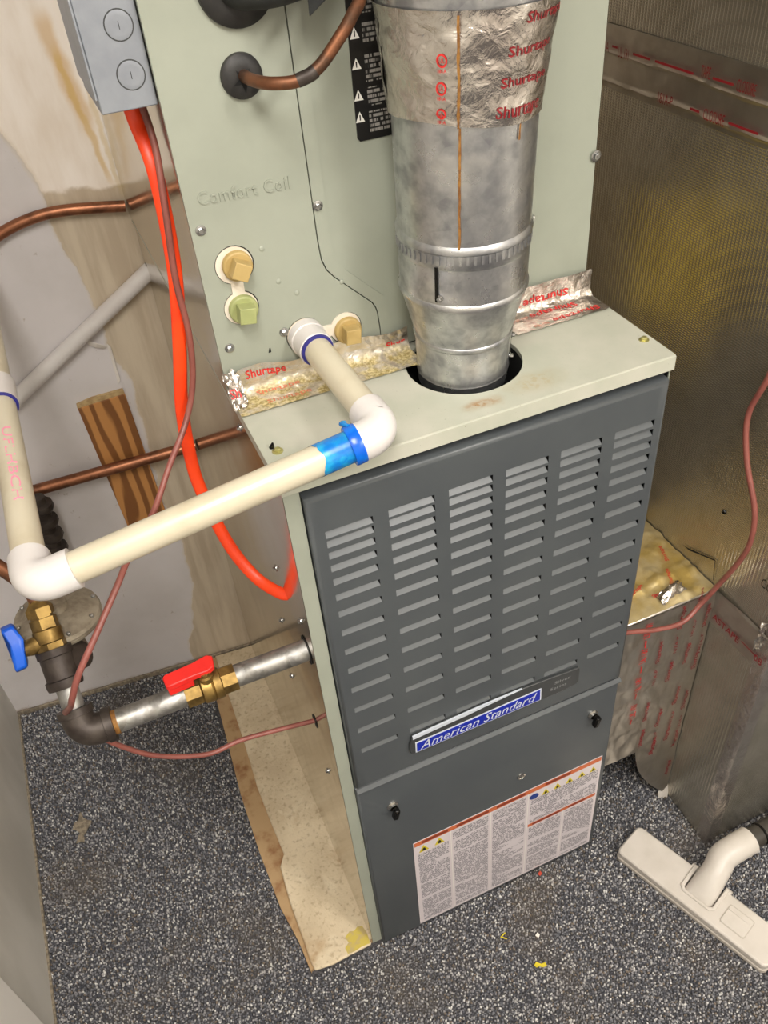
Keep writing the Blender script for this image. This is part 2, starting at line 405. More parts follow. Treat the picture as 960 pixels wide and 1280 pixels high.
def text2d(s, bold=.012, shear=0, spacing=1):
    key = (s, bold, shear, spacing)
    if key not in _txt:
        cu = bpy.data.curves.new('t', 'FONT'); cu.body = s; cu.offset = bold; cu.shear = shear; cu.space_character = spacing; cu.resolution_u = 2
        o = bpy.data.objects.new('t', cu); COL.objects.link(o); dg = bpy.context.evaluated_depsgraph_get()
        me = o.evaluated_get(dg).to_mesh(); vs = [(v.co.x, v.co.y) for v in me.vertices]; fs = [tuple(p.vertices) for p in me.polygons]
        o.evaluated_get(dg).to_mesh_clear(); bpy.data.objects.remove(o); bpy.data.curves.remove(cu)
        x0 = min(v[0] for v in vs); x1 = max(v[0] for v in vs); y0 = min(v[1] for v in vs); y1 = max(v[1] for v in vs)
        _txt[key] = ([((x-x0)/(x1-x0), (y-y0)/(y1-y0)) for x, y in vs], fs, (x1-x0)/(y1-y0))
    return _txt[key]
def lettering(s, fn, mat, parent, name='lettering', **k):
    """fn(u, v) maps the unit text box to 3D"""
    vs, fs, asp = text2d(s, **k); mb = MB().add([fn(u, v) for u, v in vs], fs)
    me = bpy.data.meshes.new(name); me.from_pydata(mb.v, [], mb.f); o = bpy.data.objects.new(name, me); COL.objects.link(o); me.materials.append(M[mat])
    o.parent = parent
    if parent.type == 'EMPTY': o.matrix_parent_inverse = Matrix.Translation(-parent.location)
    return o
def fbm(x, y, z, o=3):
    v = 0; a = 1
    for i in range(o): v += a*noise.noise(Vector((x, y, z))*(2**i)); a *= .5
    return v
def screw(p, axis, parent, r=.0042, mat='screw', name='screw', washer=True):
    m = MB()
    if washer: m.lathe(p, axis, [(0, r*1.35), (.0008, r*1.35), (.0012, r*.95)], 14)
    m.lathe(p, axis, [(0, r*.86), (.0034, r*.82), (.004, r*.62)], 6)
    return m.build(name, mat, parent, 30)

W, H, S = .445, 1.05, .159
def wy(x): return .755 - .09*x           # face of the back wall

# ------------------------------------------------------------------ the room
XL, XR, YF, ZC = -.535, 1.75, -2.3, 2.36
fl = struct(MB().box((XL-.1, YF-.1, -.05), (XR+.1, 1.0, 0)).build('floor', 'carpet'))
wb = struct(MB().prism([(XL-.1, wy(XL-.1)), (XR+.1, wy(XR+.1)), (XR+.1, 1.0), (XL-.1, 1.0)], -.05, ZC).build('wall_back', 'wall'))
wl = struct(MB().box((XL-.1, YF-.1, -.05), (XL, 1.0, ZC)).build('wall_left', 'wall_left'))
struct(MB().box((XR, YF-.1, -.05), (XR+.1, 1.0, ZC)).build('wall_right', 'room_paint'))
struct(MB().box((XL-.1, YF-.1, -.05), (XR+.1, YF, ZC)).build('wall_front', 'room_paint'))
struct(MB().box((XL-.1, YF-.1, ZC), (XR+.1, 1.0, ZC+.1)).build('ceiling', 'ceiling'))
# white door casing on the left wall, its edge in the lower left of the picture
tr = struct(MB().prism([(.062, 0), (-.02, 0), (-.02, 2.05), (.085, 2.05)], 0, .016, lambda p, h: (XL+h, p[0], p[1])).build('trim_1', 'trim', bevel=.003))
bs = struct(MB().box((XL, .09, 0), (XL+.004, wy(XL), .008)).build('baseboard_left', 'clay'))
bb = struct(MB().prism([(XL, wy(XL)-.006), (-.002, wy(0)-.006), (-.002, wy(0)), (XL, wy(XL))], 0, .014).build('baseboard_back', 'clay', bevel=.003))
# torn paper flap and chips on the wall
def on_wall(x, z, off): return (x, wy(x)-off, z)
pf = MB().add([on_wall(-.127,.858,.001), on_wall(-.112,.852,.012), on_wall(-.098,.842,.010), on_wall(-.104,.836,.004), on_wall(-.116,.842,.006), on_wall(-.126,.848,.002)], [(0,1,2,3,4,5)]).build('paper_flap', 'paper_white', wb, solid=.0008)
pf2 = MB().add([on_wall(-.0965,.842,.001), on_wall(-.0925,.838,.006), on_wall(-.0945,.770,.004), on_wall(-.100,.762,.001)], [(0,1,2,3)]).build('paper_flap', 'paper_white', wb, solid=.0006)

# carpet pile: far too many loops to count
def pile():
    st = .0037; xs = np.arange(XL+.004, 1.05, st); ys = np.arange(-.62, .80, st)
    gx, gy = np.meshgrid(xs, ys); gx = gx.ravel(); gy = gy.ravel()
    gx = gx + rng.uniform(-.0016, .0016, gx.size); gy = gy + rng.uniform(-.0016, .0016, gy.size)
    padl = -.118 - .010*np.sin(np.clip((gy-.02)/.68, 0, 1)*math.pi) + .003*np.sin(gy*40)
    keep = (gy < .755-.09*gx-.004) & ~((gx > padl) & (gx < .446) & (gy > -.004)) & ~((gx > .63) & (gy > -.092))
    gx, gy = gx[keep], gy[keep]; n = gx.size
    h = rng.uniform(.0035, .0062, n); r = rng.uniform(.0015, .0023, n); a0 = rng.uniform(0, 6.28, n)
    lx = rng.normal(0, .0013, n); ly = rng.normal(0, .0013, n)
    V = np.zeros((n, 9, 3), np.float32)
    for j in range(4):
        a = a0 + j*math.pi/2
        V[:, j, 0] = gx+.8*r*np.cos(a); V[:, j, 1] = gy+.8*r*np.sin(a); V[:, j, 2] = 0
        V[:, 4+j, 0] = gx+r*np.cos(a)+lx*.6; V[:, 4+j, 1] = gy+r*np.sin(a)+ly*.6; V[:, 4+j, 2] = h*.65
    V[:, 8, 0] = gx+lx; V[:, 8, 1] = gy+ly; V[:, 8, 2] = h
    fq = []
    for j in range(4):
        k = (j+1) % 4; fq += [(j, k, 4+k), (j, 4+k, 4+j), (4+j, 4+k, 8)]
    F = (np.array(fq, np.int32)[None] + (np.arange(n, dtype=np.int32)*9)[:, None, None]).reshape(-1, 3)
    me = bpy.data.meshes.new('carpet_pile'); me.vertices.add(n*9); me.vertices.foreach_set('co', V.ravel())
    nf = len(F); me.loops.add(nf*3); me.loops.foreach_set('vertex_index', F.ravel())
    me.polygons.add(nf); me.polygons.foreach_set('loop_start', np.arange(nf, dtype=np.int32)*3)
    me.update(calc_edges=True)
    pal = np.array([lin(c) for c in [(80,81,87), (102,103,108), (128,128,132), (152,150,151), (180,178,176), (212,210,206), (124,113,102), (104,100,95)]], np.float32)
    idx = rng.choice(8, n, p=[.17, .22, .20, .14, .10, .05, .06, .06])
    c = np.repeat(pal[idx], 9, axis=0)
    at = me.color_attributes.new('tint', 'FLOAT_COLOR', 'POINT'); at.data.foreach_set('color', c.ravel())
    me.materials.append(M['pile']); me.polygons.foreach_set('use_smooth', np.ones(nf, bool))
    o = bpy.data.objects.new('carpet_pile', me); COL.objects.link(o); o['kind'] = 'stuff'
    tag(o, 'speckled grey loop pile carpet covering the floor around the furnace', 'carpet')
pile()

# ------------------------------------------------------------------ concrete pad
pad = thing('concrete_pad', 'low stained concrete pad under the furnace with a rusty left edge', 'concrete pad', (.16, .35, 0))
L = [(-.114, .003), (-.117, .06), (-.128, .13), (-.132, .25), (-.131, .38), (-.122, .52), (-.115, .64), (-.112, wy(-.11)-.008)]
MB().prism(L[::-1] + [(-.112, .006), (-.003, .006), (W-.004, .006), (W-.004, wy(W)-.008)], 0, .007).build('rusty_base', 'concrete_rust', pad)
S2 = [(-.040, -.001), (-.075, -.003), (-.107, .001), (-.1095, .02), (-.1085, .05), (-.1095, .124), (-.105, .2), (-.0906, .222), (-.094, .30), (-.0955, .381), (-.090, .5), (-.087, .636), (-.086, wy(-.09)-.01)]
MB().prism(S2[::-1] + [(-.003, .0), (-.002, .008), (W-.005, .008), (W-.005, wy(W)-.01)], .007, .0135).build('skim_coat', 'concrete', pad, bevel=.002)
MB().prism([(-.046, .001), (-.034, .0), (-.020, .002), (-.004, .001), (-.003, .020), (-.006, .034), (-.014, .037), (-.022, .032), (-.030, .035), (-.041, .028), (-.038, .018), (-.047, .012)], .0134, .0140).build('yellow_paint_patch', 'yellow_paint', pad)

# ------------------------------------------------------------------ furnace
fu = thing('gas_furnace', 'tall narrow gas furnace with louvered charcoal doors on the concrete pad', 'furnace', (W/2, .37, .0135))
def bk(x): return wy(x)-.003
Z0 = .0145
MB().prism([(0, .0), (.002, .0), (.002, bk(.002)), (0, bk(0))], Z0, 1.044).build('side_panel', 'mirror', fu)
MB().prism([(W-.002, .0), (W, .0), (W, bk(W)), (W-.002, bk(W))], Z0, 1.044).build('side_panel', 'mirror', fu)
MB().prism([(.002, bk(0)-.004), (W-.002, bk(W)-.004), (W-.002, bk(W)), (.002, bk(0))], Z0, 1.044).build('back_panel', 'mirror', fu)
MB().box((.0005, -.0012, Z0), (.0168, .0, 1.04)).box((.0005, .0, Z0), (.002, .012, 1.04)).build('front_flange', 'sage', fu)
MB().box((.4432, -.0012, Z0), (W-.0004, .0, 1.04)).build('front_flange', 'sage', fu)
MB().box((.0168, .016, Z0), (.4432, .018, 1.04)).build('inner_liner', 'black', fu)
MB().box((.0168, .0, Z0), (.0180, .016, 1.04)).box((.4425, .0, Z0), (.4432, .016, 1.04)).build('door_gap', 'black', fu)
# top plate with round flue hole
HC, HR = (.2455, .098), .0635
def top_plate():
    m = MB(); n = 96; x0, x1, y0 = -.001, W+.001, -.003
    ring = []; out = []
    for i in range(n):
        a = 2*math.pi*i/n; c, s = math.cos(a), math.sin(a); ring.append((HC[0]+HR*c, HC[1]+HR*s))
        ts = []
        if c > 1e-9: ts.append((x1-HC[0])/c)
        if c < -1e-9: ts.append((x0-HC[0])/c)
        if s > 1e-9: ts.append((.30-HC[1])/s)
        if s < -1e-9: ts.append((y0-HC[1])/s)
        t = min(v for v in ts if v > 0); out.append((HC[0]+t*c, HC[1]+t*s))
    # exact corners
    for cx in (x0, x1):
        for cy in (y0, .30):
            k = min(range(n), key=lambda i: (out[i][0]-cx)**2+(out[i][1]-cy)**2); out[k] = (cx, cy)
    v = [(x, y, H) for x, y in ring] + [(x, y, H) for x, y in out] + [(x, y, H-.006) for x, y in ring]
    f = []
    for i in range(n):
        j = (i+1) % n; f += [(i, j, n+j, n+i), (i, 2*n+i, 2*n+j, j)]
    m.add(v, f)
    m.add([(x0, .30, H), (x1, .30, H), (x1, bk(x1), H), (x0, bk(x0), H)], [(0, 1, 2, 3)])
    # folded front lip and side lips
    m.box((x0, y0-.002, 1.0325), (x1, y0+.001, H-.0012)).add([(x0, y0-.002, H-.0012), (x1, y0-.002, H-.0012), (x1, y0+.001, H), (x0, y0+.001, H)], [(0, 1, 2, 3)])
    m.box((x0-.0006, y0, 1.036), (x0+.001, bk(0), H-.0002)).box((x1-.001, y0, 1.036), (x1+.0006, bk(W), H-.0002))
    return m.build('top_plate', 'sage_top', fu)
top_plate()
MB().lathe((HC[0], HC[1], 1.0), (0, 0, 1), [(0, HR-.001), (.046, HR-.001)], 48, False).add([(HC[0]-.07, HC[1]-.07, 1.0), (HC[0]+.07, HC[1]-.07, 1.0), (HC[0]+.07, HC[1]+.07, 1.0), (HC[0]-.07, HC[1]+.07, 1.0)], [(0,1,2,3)]).build('flue_well', 'black', fu, 30)
for p in [(.4361, .0381), (.0135, .0435)]: screw((p[0], p[1], H), (0, 0, 1), fu, .0042, 'yellow_zinc')
MB().lathe((.010, .052, H), (.2, -.3, 1), [(0, .0028), (.003, .0022), (.007, .0010)], 8).build('rivet_stub', 'dark_chrome', fu, 30)
# upper door, cut through by the louvre slots
DX0, DX1, DZ0, DZ1, YD = .0185, .4422, .5045, 1.0215, -.0075
cols = [(.0343, .0860), (.1033, .1555), (.1722, .2240), (.2398, .2920), (.3075, .3598), (.3765, .4283)]
rowt = [.9749, .9620, .9458, .9273, .9071, .8832, .8569, .8255, .7922, .7579, .7208, .6810, .6380, .5935]
LH = .0094
def door_panel(name, x0, x1, z0, z1, slots, ch=.005):
    m = MB(); xs = sorted({x0+ch, x1-ch} | {c for a in slots for c in a[0]}); zs = sorted({z0+ch, z1-ch} | {c for a in slots for c in a[1]})
    for i in range(len(xs)-1):
        for j in range(len(zs)-1):
            cx, cz = (xs[i]+xs[i+1])/2, (zs[j]+zs[j+1])/2
            if any(a[0][0] < cx < a[0][1] and a[1][0] < cz < a[1][1] for a in slots): continue
            m.add([(xs[i], YD, zs[j]), (xs[i+1], YD, zs[j]), (xs[i+1], YD, zs[j+1]), (xs[i], YD, zs[j+1])], [(0, 1, 2, 3)])
    o = [(x0, z0), (x1, z0), (x1, z1), (x0, z1)]; q = [(x0+ch, z0+ch), (x1-ch, z0+ch), (x1-ch, z1-ch), (x0+ch, z1-ch)]
    mid = [(x0+ch*.3, z0+ch*.3), (x1-ch*.3, z0+ch*.3), (x1-ch*.3, z1-ch*.3), (x0+ch*.3, z1-ch*.3)]
    v = [(p[0], YD, p[1]) for p in q] + [(p[0], YD+.0014, p[1]) for p in mid] + [(p[0], YD+.005, p[1]) for p in o] + [(p[0], .010, p[1]) for p in o]
    f = []
    for r in range(3):
        for i in range(4): f.append((r*4+i, r*4+(i+1) % 4, r*4+4+(i+1) % 4, r*4+4+i))
    m.add(v, f)
    bm = bmesh.new()
    vs = [bm.verts.new(p) for p in m.v]
    for fc in m.f: bm.faces.new([vs[i] for i in fc])
    bmesh.ops.remove_doubles(bm, verts=bm.verts, dist=1e-5); bmesh.ops.recalc_face_normals(bm, faces=bm.faces)
    me = bpy.data.meshes.new(name); bm.to_mesh(me); bm.free(); me.materials.append(M['grey_door']); me.shade_smooth(); me.set_sharp_from_angle(angle=math.radians(50))
    ob = bpy.data.objects.new(name, me); COL.objects.link(ob); ob.parent = fu; ob.matrix_parent_inverse = Matrix.Translation(-fu.location); return ob
slots = [((c[0], c[1]), (z-LH, z)) for c in cols for z in rowt]
up = door_panel('upper_door', DX0, DX1, DZ0, DZ1, slots)
lm = {}
for ci, c in enumerate(cols):
    w = c[1]-c[0]; k = round(w, 4)
    if k not in lm:
        m = MB().add([(0, 0, 0), (w, 0, 0), (w-.0018, .0066, LH-.0012), (.0004, .0066, LH-.0012), (0, .001, -.0006), (w, .001, -.0006), (w-.0018, .0076, LH-.0014), (.0004, .0076, LH-.0014)],
              [(0,1,2,3), (7,6,5,4), (0,4,5,1), (1,5,6,2), (2,6,7,3), (3,7,4,0)])
        o = m.build('louver', 'grey_door', up); lm[k] = o.data; bpy.data.objects.remove(o)
    for z in rowt:
        o = bpy.data.objects.new('louver', lm[k]); COL.objects.link(o); o.parent = up; o.location = (c[0], YD, z-LH)
lo = door_panel('lower_door', DX0-.001, DX1, .0085, .5030, [])
MB().prism([(YD+.001, .4955), (YD-.0035, .4975), (YD-.0035, .4990), (YD+.001, .5038)], DX0, DX1, lambda p, h: (h, p[0], p[1])).build('drip_edge', 'grey_door', lo)
# name badge
bd = MB(); YB = YD-.0005
arc = [(.1003, .5432), (.0992, .5585), (.1045, .5800)] + [(.1045+(.3600-.1045)*t, .5800+.006*math.sin(math.pi*t)-.0012*t) for t in [i/12 for i in range(1, 13)]] + [(.3625, .5770), (.3632, .5490), (.3600, .5440), (.34, .5405), (.11, .5385)]
fnf = lambda p, h: (p[0], h, p[1])
badge = bd.prism(arc, YB-.0045, YB+.001, fnf).build('name_badge', 'badge_dark', fu, bevel=.0012)
MB().prism([(.1075, .5655), (.107, .5432), (.3012, .5432), (.3005, .5690)], YB-.0051, YB-.0044, fnf).build('badge_border', 'badge_silver', badge)
MB().prism([(.1095, .5635), (.1090, .5450), (.2990, .5450), (.2984, .5670)], YB-.0056, YB-.0050, fnf).build('badge_field', 'badge_blue', badge)
rim = [(.1045, .5812)] + [(.1045+.165*t, .5812+.0052*math.sin(math.pi*t*.6)) for t in [i/8 for i in range(1, 9)]]
rimb = [(x, z-(.0062 if i < 5 else .0062-(i-4)*.0014)) for i, (x, z) in enumerate(rim)]
MB().prism(rim+rimb[::-1], YB-.0054, YB-.0030, fnf).build('bright_edge', 'badge_silver', badge)
lettering('American Standard', lambda u, v: (.1135+.180*u, YB-.0058, .5465+.0015*u+.0172*v), 'badge_silver', badge, bold=.0, shear=.38)
lettering('Silver', lambda u, v: (.322+.026*u, YB-.0047, .5645+.006*v), 'emboss_grey', badge, bold=0)
lettering('Series', lambda u, v: (.316+.026*u, YB-.0047, .5530+.006*v), 'emboss_grey', badge, bold=0)
# latches, view plug
for x, z in [(.066, .4266), (.3995, .4364)]:
    lt = MB().lathe((x, YD, z+.004), (0, -1, 0), [(0, .0085), (.0015, .0085), (.003, .006), (.006, .006)], 20).build('door_latch', 'chrome', fu, 30)
    MB().box((-.0045, -.016, -.0125), (.0045, -.006, .0085), Matrix.Rotation(.22, 3, 'Y'), (x+.001, YD, z)).build('latch_paddle', 'dark_chrome', lt, bevel=.0028)
vp = MB().lathe((.2785, YD, .3545), (0, -1, 0), [(0, .0072), (.0014, .0072), (.0022, .0050), (.0012, .0046)], 24).build('view_plug', 'chrome', fu, 30)
# warning label on the lower door
YL = YD-.0006
lab = MB().prism([(.0880, .0185), (.4330, .0215), (.4320, .3065), (.0905, .2985)], YL, YD+.0002, fnf).build('warning_label', 'label_paper', fu)
def lz(x): return .2985 + (x-.0905)*.0080/.3415
def lquad(name, x0, x1, z0, z1, mat, d):  # z relative to the tilted top edge
    return MB().add([(x0, YL-d, lz(x0)+z0), (x1, YL-d, lz(x1)+z0), (x1, YL-d, lz(x1)+z1), (x0, YL-d, lz(x0)+z1)], [(0, 1, 2, 3)]).build(name, mat, lab)
lquad('header_strip', .0920, .4305, -.0125, -.0010, 'orange_print', .0002)
for a, b in [(.105, .150), (.165, .222), (.236, .288), (.325, .372)]: lquad('header_print', a, b, -.0100, -.0035, 'brown_print', .0004)
lquad('header_strip', .2965, .4290, -.1195, -.1105, 'orange_print', .0002)
for a, b in [(.305, .36), (.375, .41)]: lquad('header_print', a, b, -.1175, -.1125, 'brown_print', .0004)
for a, b, t0, t1 in [(.096, .150, -.272, -.040), (.158, .221, -.274, -.018), (.229, .290, -.276, -.018), (.299, .428, -.108, -.036), (.299, .362, -.278, -.124), (.3695, .427, -.280, -.124)]:
    lquad('text_column', a, b, t0, t1, 'print_grey', .0002)
for x in (.1545, .2252, .2940): lquad('column_rule', x-.0005, x+.0005, -.276, -.0125, 'label_white', .0005)
lquad('column_rule', .3652, .3660, -.279, -.1195, 'label_white', .0005)
for x, s in [(.1075, .0085), (.1345, .0085), (.3265, .0068), (.3485, .0068), (.3715, .0068), (.3950, .0068), (.4165, .0062)]:
    z = lz(x)-.0345
    tri = MB().prism([(x-s, z), (x+s, z), (x, z+s*2.1)], YL-.0006, YL-.0001, fnf).build('hazard_triangle', 'yellow_print', lab)
    MB().prism([(x-s*.35, z+s*.25), (x+s*.35, z+s*.25), (x+s*.28, z+s*.95), (x, z+s*1.35), (x-s*.28, z+s*.95)], YL-.0009, YL-.0005, fnf).build('hazard_symbol', 'black_print', lab)
MB().prism([(.3050+.0085*math.cos(a), lz(.305)-.027+.0075*math.sin(a)) for a in [i*math.pi/10 for i in range(20)]], YL-.0006, YL-.0001, fnf).build('blue_oval', 'blue_print', lab)
# screws and knockouts on the bright side panel
for y, z in [(.072, .452), (.207, .518), (.128, .820), (.180, .672), (.037, .815), (.157, 1.012)]:
    screw((0, y, z), (-1, 0, 0), fu, .0034)
MB().lathe((-.0006, .035, .766), (-1, 0, 0), [(0, .0185), (.0004, .0185)], 28).build('pipe_knockout', 'black', fu, 30)
MB().lathe((-.0006, .088, .5545), (-1, 0, 0), [(0, .0105), (.0004, .0105)], 20).build('wire_knockout', 'black', fu, 30)
# yellow guide sheet on the hidden right side, seen mirrored in the duct
MB().prism([(W+.0005, .285), (W+.0015, .2845), (W+.0710, .4195), (W+.0700, .4200)], .840, 1.035).build('guide_label', 'energy_yellow', fu)
# foil tape in the corner between furnace top and coil cabinet
def tape_corner(x0, x1, mat, seed, up, fwd, name='foil_tape', wob=.0016, ztop=None):
    tot = up+fwd
    def base(u, t):                      # t 0 at the top edge .. 1 at the front edge
        d = t*tot; x = x0+(x1-x0)*u; r = .012
        zt = ztop(x) if ztop else 0
        if d < up-r: return Vector((x, S-.0030, H+up-d+zt*(1-d/up))), Vector((0, -1, 0))
        if d > up+r: return Vector((x, S-.0030-(d-up), H+.0010)), Vector((0, 0, 1))
        k = (d-up+r)/(2*r); a = k*math.pi/2
        return Vector((x, S-.003-r+r*math.cos(a), H+.001+r-r*math.sin(a))), Vector((0, -math.cos(a), math.sin(a)))
    def fn(u, t, lift=0):
        p, n = base(u, t); b = fbm(p.x*60+seed, (p.z+p.y)*60, seed*3.1)
        return p + n*(wob*(b+.6)+.0004+lift)
    o = MB().grid(lambda u, v: fn(u, v), int((x1-x0)*700), 44).build(name, mat, fu, 60)
    return o, fn
tl, tfn = tape_corner(-.002, .205, 'foil_dirty', 1.3, .030, .041, ztop=lambda x: .004*math.sin(x*60))
lettering('Shurtape', lambda u, v: tfn(.095+.215*u, .215-.165*v, .0006), 'red_print', tl, bold=.008)
lettering('Shurtape', lambda u, v: tfn(.125+.235*u, .60-.15*v, .0006), 'red_print_faint', tl, bold=.01)
lettering('Shurtape', lambda u, v: tfn(.155+.235*u, .90-.13*v, .0006), 'red_print_faint', tl, bold=.0)
lettering('Shur', lambda u, v: tfn(.87+.11*u, .30-.13*v, .0006), 'red_print', tl, bold=.01)
tr_, trf = tape_corner(.322, .444, 'foil', 5.7, .034, .042)
lettering('Shurtape', lambda u, v: trf(.74-.50*u, .15+.19*v, .0006), 'red_print', tr_, bold=.006)
lettering('Shurtape', lambda u, v: trf(.78-.50*u, .50+.18*v, .0006), 'red_print', tr_, bold=.006)
lettering('Shurtape', lambda u, v: trf(.92-.50*u, .81+.14*v, .0006), 'red_print', tr_, bold=.01)
for t0, u0 in ((.26, .22), (.58, .24), (.88, .36)):
    lettering('(UL) 181A', lambda u, v: trf(u0-.16*u, t0+.07*v, .0006), 'red_print_faint', tr_, bold=0)
# crumpled end of the tape at the left corner
cm = MB().grid(lambda u, v: Vector((-.006+.016*u+.003*fbm(u*4, v*4, 9), S-.004-.028*v+.003*fbm(u*5, v*5, 3), H+.030-.028*v+.005*fbm(u*5+2, v*5, 1)+.003)), 18, 18).build('tape_crumple', 'foil', fu, 70)
lettering('Sh', lambda u, v: Vector((-.0055+.011*u, S-.020-.008*(1-v), H+.0225-.0075*(1-v))), 'red_print', cm)

# ------------------------------------------------------------------ evaporator coil cabinet
CX0, CX1, CZ1 = -.0035, .4400, 1.66
co = thing('evaporator_coil_cabinet', 'pale sage sheet metal coil cabinet standing on top of the furnace', 'coil cabinet', (.22, .42, H))
def bc(x): return wy(x)-.004
MB().prism([(CX0, S+.006), (CX0+.002, S+.006), (CX0+.002, bc(CX0)), (CX0, bc(CX0))], H+.0005, CZ1).build('side_panel', 'mirror', co)
MB().prism([(CX1-.002, S+.006), (CX1, S+.006), (CX1, bc(CX1)), (CX1-.002, bc(CX1))], H+.0005, CZ1).build('side_panel', 'mirror', co)
MB().prism([(CX0, S+.006), (CX1, S+.006), (CX1, bc(CX1)), (CX0, bc(CX0))], CZ1, CZ1+.002).build('top_panel', 'mirror', co)
MB().box((CX0+.002, S+.0062, H+.0005), (CX1-.002, S+.008, CZ1)).build('front_liner', 'black', co)
seam = [(.1750, H+.0006), (.1748, 1.0827)] + [(.1748-.0015*t-.002*t*t*0, 1.0827+.020*t) for t in (.5, 1)] + [(.1718, 1.1085), (.1685, 1.1150), (.1300, 1.1540), (.1225, 1.1640), (.1185, 1.1760), (.1172, 1.1971), (.1158, 1.4046), (.1145, CZ1)]
fnc = lambda p, h: (p[0], h, p[1])
MB().prism([(CX0, H+.0006)] + [(x-.0007, z) for x, z in seam] + [(CX0, CZ1)], S, S+.006, fnc).build('access_panel', 'sage', co)
step = [(x+.0135, z+(.004 if .11 < z < 1.17 else 0)) for x, z in seam]
MB().prism([(x+.0007, z) for x, z in seam] + step[::-1], S+.0006, S+.006, fnc).build('panel_border', 'sage', co)
MB().prism(step + [(CX1, CZ1), (CX1, H+.0006)], S+.0022, S+.006, fnc).build('recessed_panel', 'sage', co)
# pressed lettering on the access panel
lettering('Comfort Coil', lambda u, v: (.0095+.088*u, S-.0013, 1.2560-.0035*u+.0120*v), 'sage', co, bold=0, spacing=1.1).modifiers.new('press', 'SOLIDIFY').thickness = .0012
for x, z in [(.0061, 1.2333), (.1218, 1.2305), (.0084, 1.108), (.0677, 1.1091)]: screw((x, S, z), (0, -1, 0), co, .0038)
MB().prism([(.0475, 1.0905), (.0505, 1.0905), (.0505, 1.0950), (.0490, 1.0955)], S-.0003, S, fnc).build('punched_hole', 'black', co)
for x, z in [(.071, 1.165), (.088, 1.148), (.137, 1.147), (.060, 1.202)]: MB().lathe((x, S, z), (0, -1, 0), [(0, .0028), (.0005, .0024), (.0007, .001)], 14).build('dimple', 'sage', co, 50)
def dumbbell(c1, c2, r1, r2, wd, y0, y1, mat, name):
    (x1, z1), (x2, z2) = c1, c2; d = math.atan2(z2-z1, x2-x1); h1, h2 = math.asin(wd/r1), math.asin(wd/r2); P = []
    for i in range(25): a = d+h1+(2*math.pi-2*h1)*i/24; P.append((x1+r1*math.cos(a), z1+r1*math.sin(a)))
    for i in range(25): a = d+math.pi+h2+(2*math.pi-2*h2)*i/24; P.append((x2+r2*math.cos(a), z2+r2*math.sin(a)))
    return MB().prism(P, y0, y1, fnc).build(name, mat, co)
def plug(x, z, rot, mat):
    m = MB().lathe((x, S-.001, z), (0, -1, 0), [(0, .0150), (.005, .0150), (.0065, .0138)], 28)
    m.box((-.0083, -.022, -.0083), (.0083, -.004, .0083), Matrix.Rotation(rot, 3, 'Y'), (x, S, z))
    return m.build('drain_plug', mat, co, bevel=.0008)
dumbbell((.0305, 1.1929), (.0290, 1.1480), .0195, .0180, .006, S-.0004, S, 'black', 'cutout_shadow_gap')
dumbbell((.0300, 1.1931), (.0285, 1.1482), .0186, .0172, .0062, S-.0016, S-.0002, 'plate_white', 'drain_plate')
plug(.0325, 1.1930, .5, 'plug_amber'); plug(.0300, 1.1475, .15, 'plug_green')
dumbbell((.0890, 1.0990), (.1355, 1.0945), .0200, .0180, .006, S-.0004, S, 'black', 'cutout_shadow_gap')
dumbbell((.0890, 1.0995), (.1350, 1.0955), .0192, .0172, .0065, S-.0016, S-.0002, 'plate_white', 'drain_plate')
plug(.1365, 1.0930, .1, 'plug_amber')
# grommets where the refrigerant lines enter
MB().lathe((.0690, S, 1.3548), (0, -1, 0), [(0, .0185), (.004, .0180), (.0075, .0140), (.0078, .008)], 32).build('rubber_grommet', 'rubber', co, 40)
MB().add([(.0690+.0055*math.cos(a)*(1.9 if i % 2 else .75), S-.0084, 1.3530+.0055*math.sin(a)*(1.9 if i % 2 else .75)) for i, a in enumerate([k*math.pi/5+.3 for k in range(10)])], [tuple(range(10))]).build('grommet_slit', 'black', co)
MB().lathe((.0760, S, 1.4230), (0, -1, 0), [(0, .0330), (.005, .0325), (.010, .0270), (.011, .020)], 36).build('rubber_grommet', 'rubber', co, 40)
# black caution label
bl = MB().prism([(.1696, 1.2830), (.1720, 1.2800), (.2600, 1.2800), (.2600, 1.4500), (.1700, 1.4500)], S+.0010, S+.0023, fnc).build('caution_label', 'label_black', co)
for (x, z), w in zip([(.1755, 1.3705), (.1748, 1.3460), (.1742, 1.3200), (.1738, 1.3012)], [1]*4):
    MB().add([(x-.0046, S+.0007, z-.0042), (x+.0046, S+.0007, z-.0042), (x, S+.0007, z+.0052)], [(0, 1, 2)]).build('warning_triangle', 'label_white', bl)
    MB().add([(x-.0005, S+.0005, z-.0026), (x+.0005, S+.0005, z-.0026), (x+.0007, S+.0005, z+.0022), (x-.0007, S+.0005, z+.0022)], [(0, 1, 2, 3)]).build('exclamation_mark', 'black_print', bl)
for z0, z1 in [(1.2860, 1.3050), (1.3095, 1.3255), (1.3300, 1.3530), (1.3580, 1.3790), (1.3850, 1.40)]:
    MB().add([(.1830, S+.0007, z0), (.2550, S+.0007, z0), (.2550, S+.0007, z1), (.1830, S+.0007, z1)], [(0, 1, 2, 3)]).build('text_block', 'print_white', bl)
screw((.4385, S-.0005, 1.2130), (0, -1, 0), co, .0045)

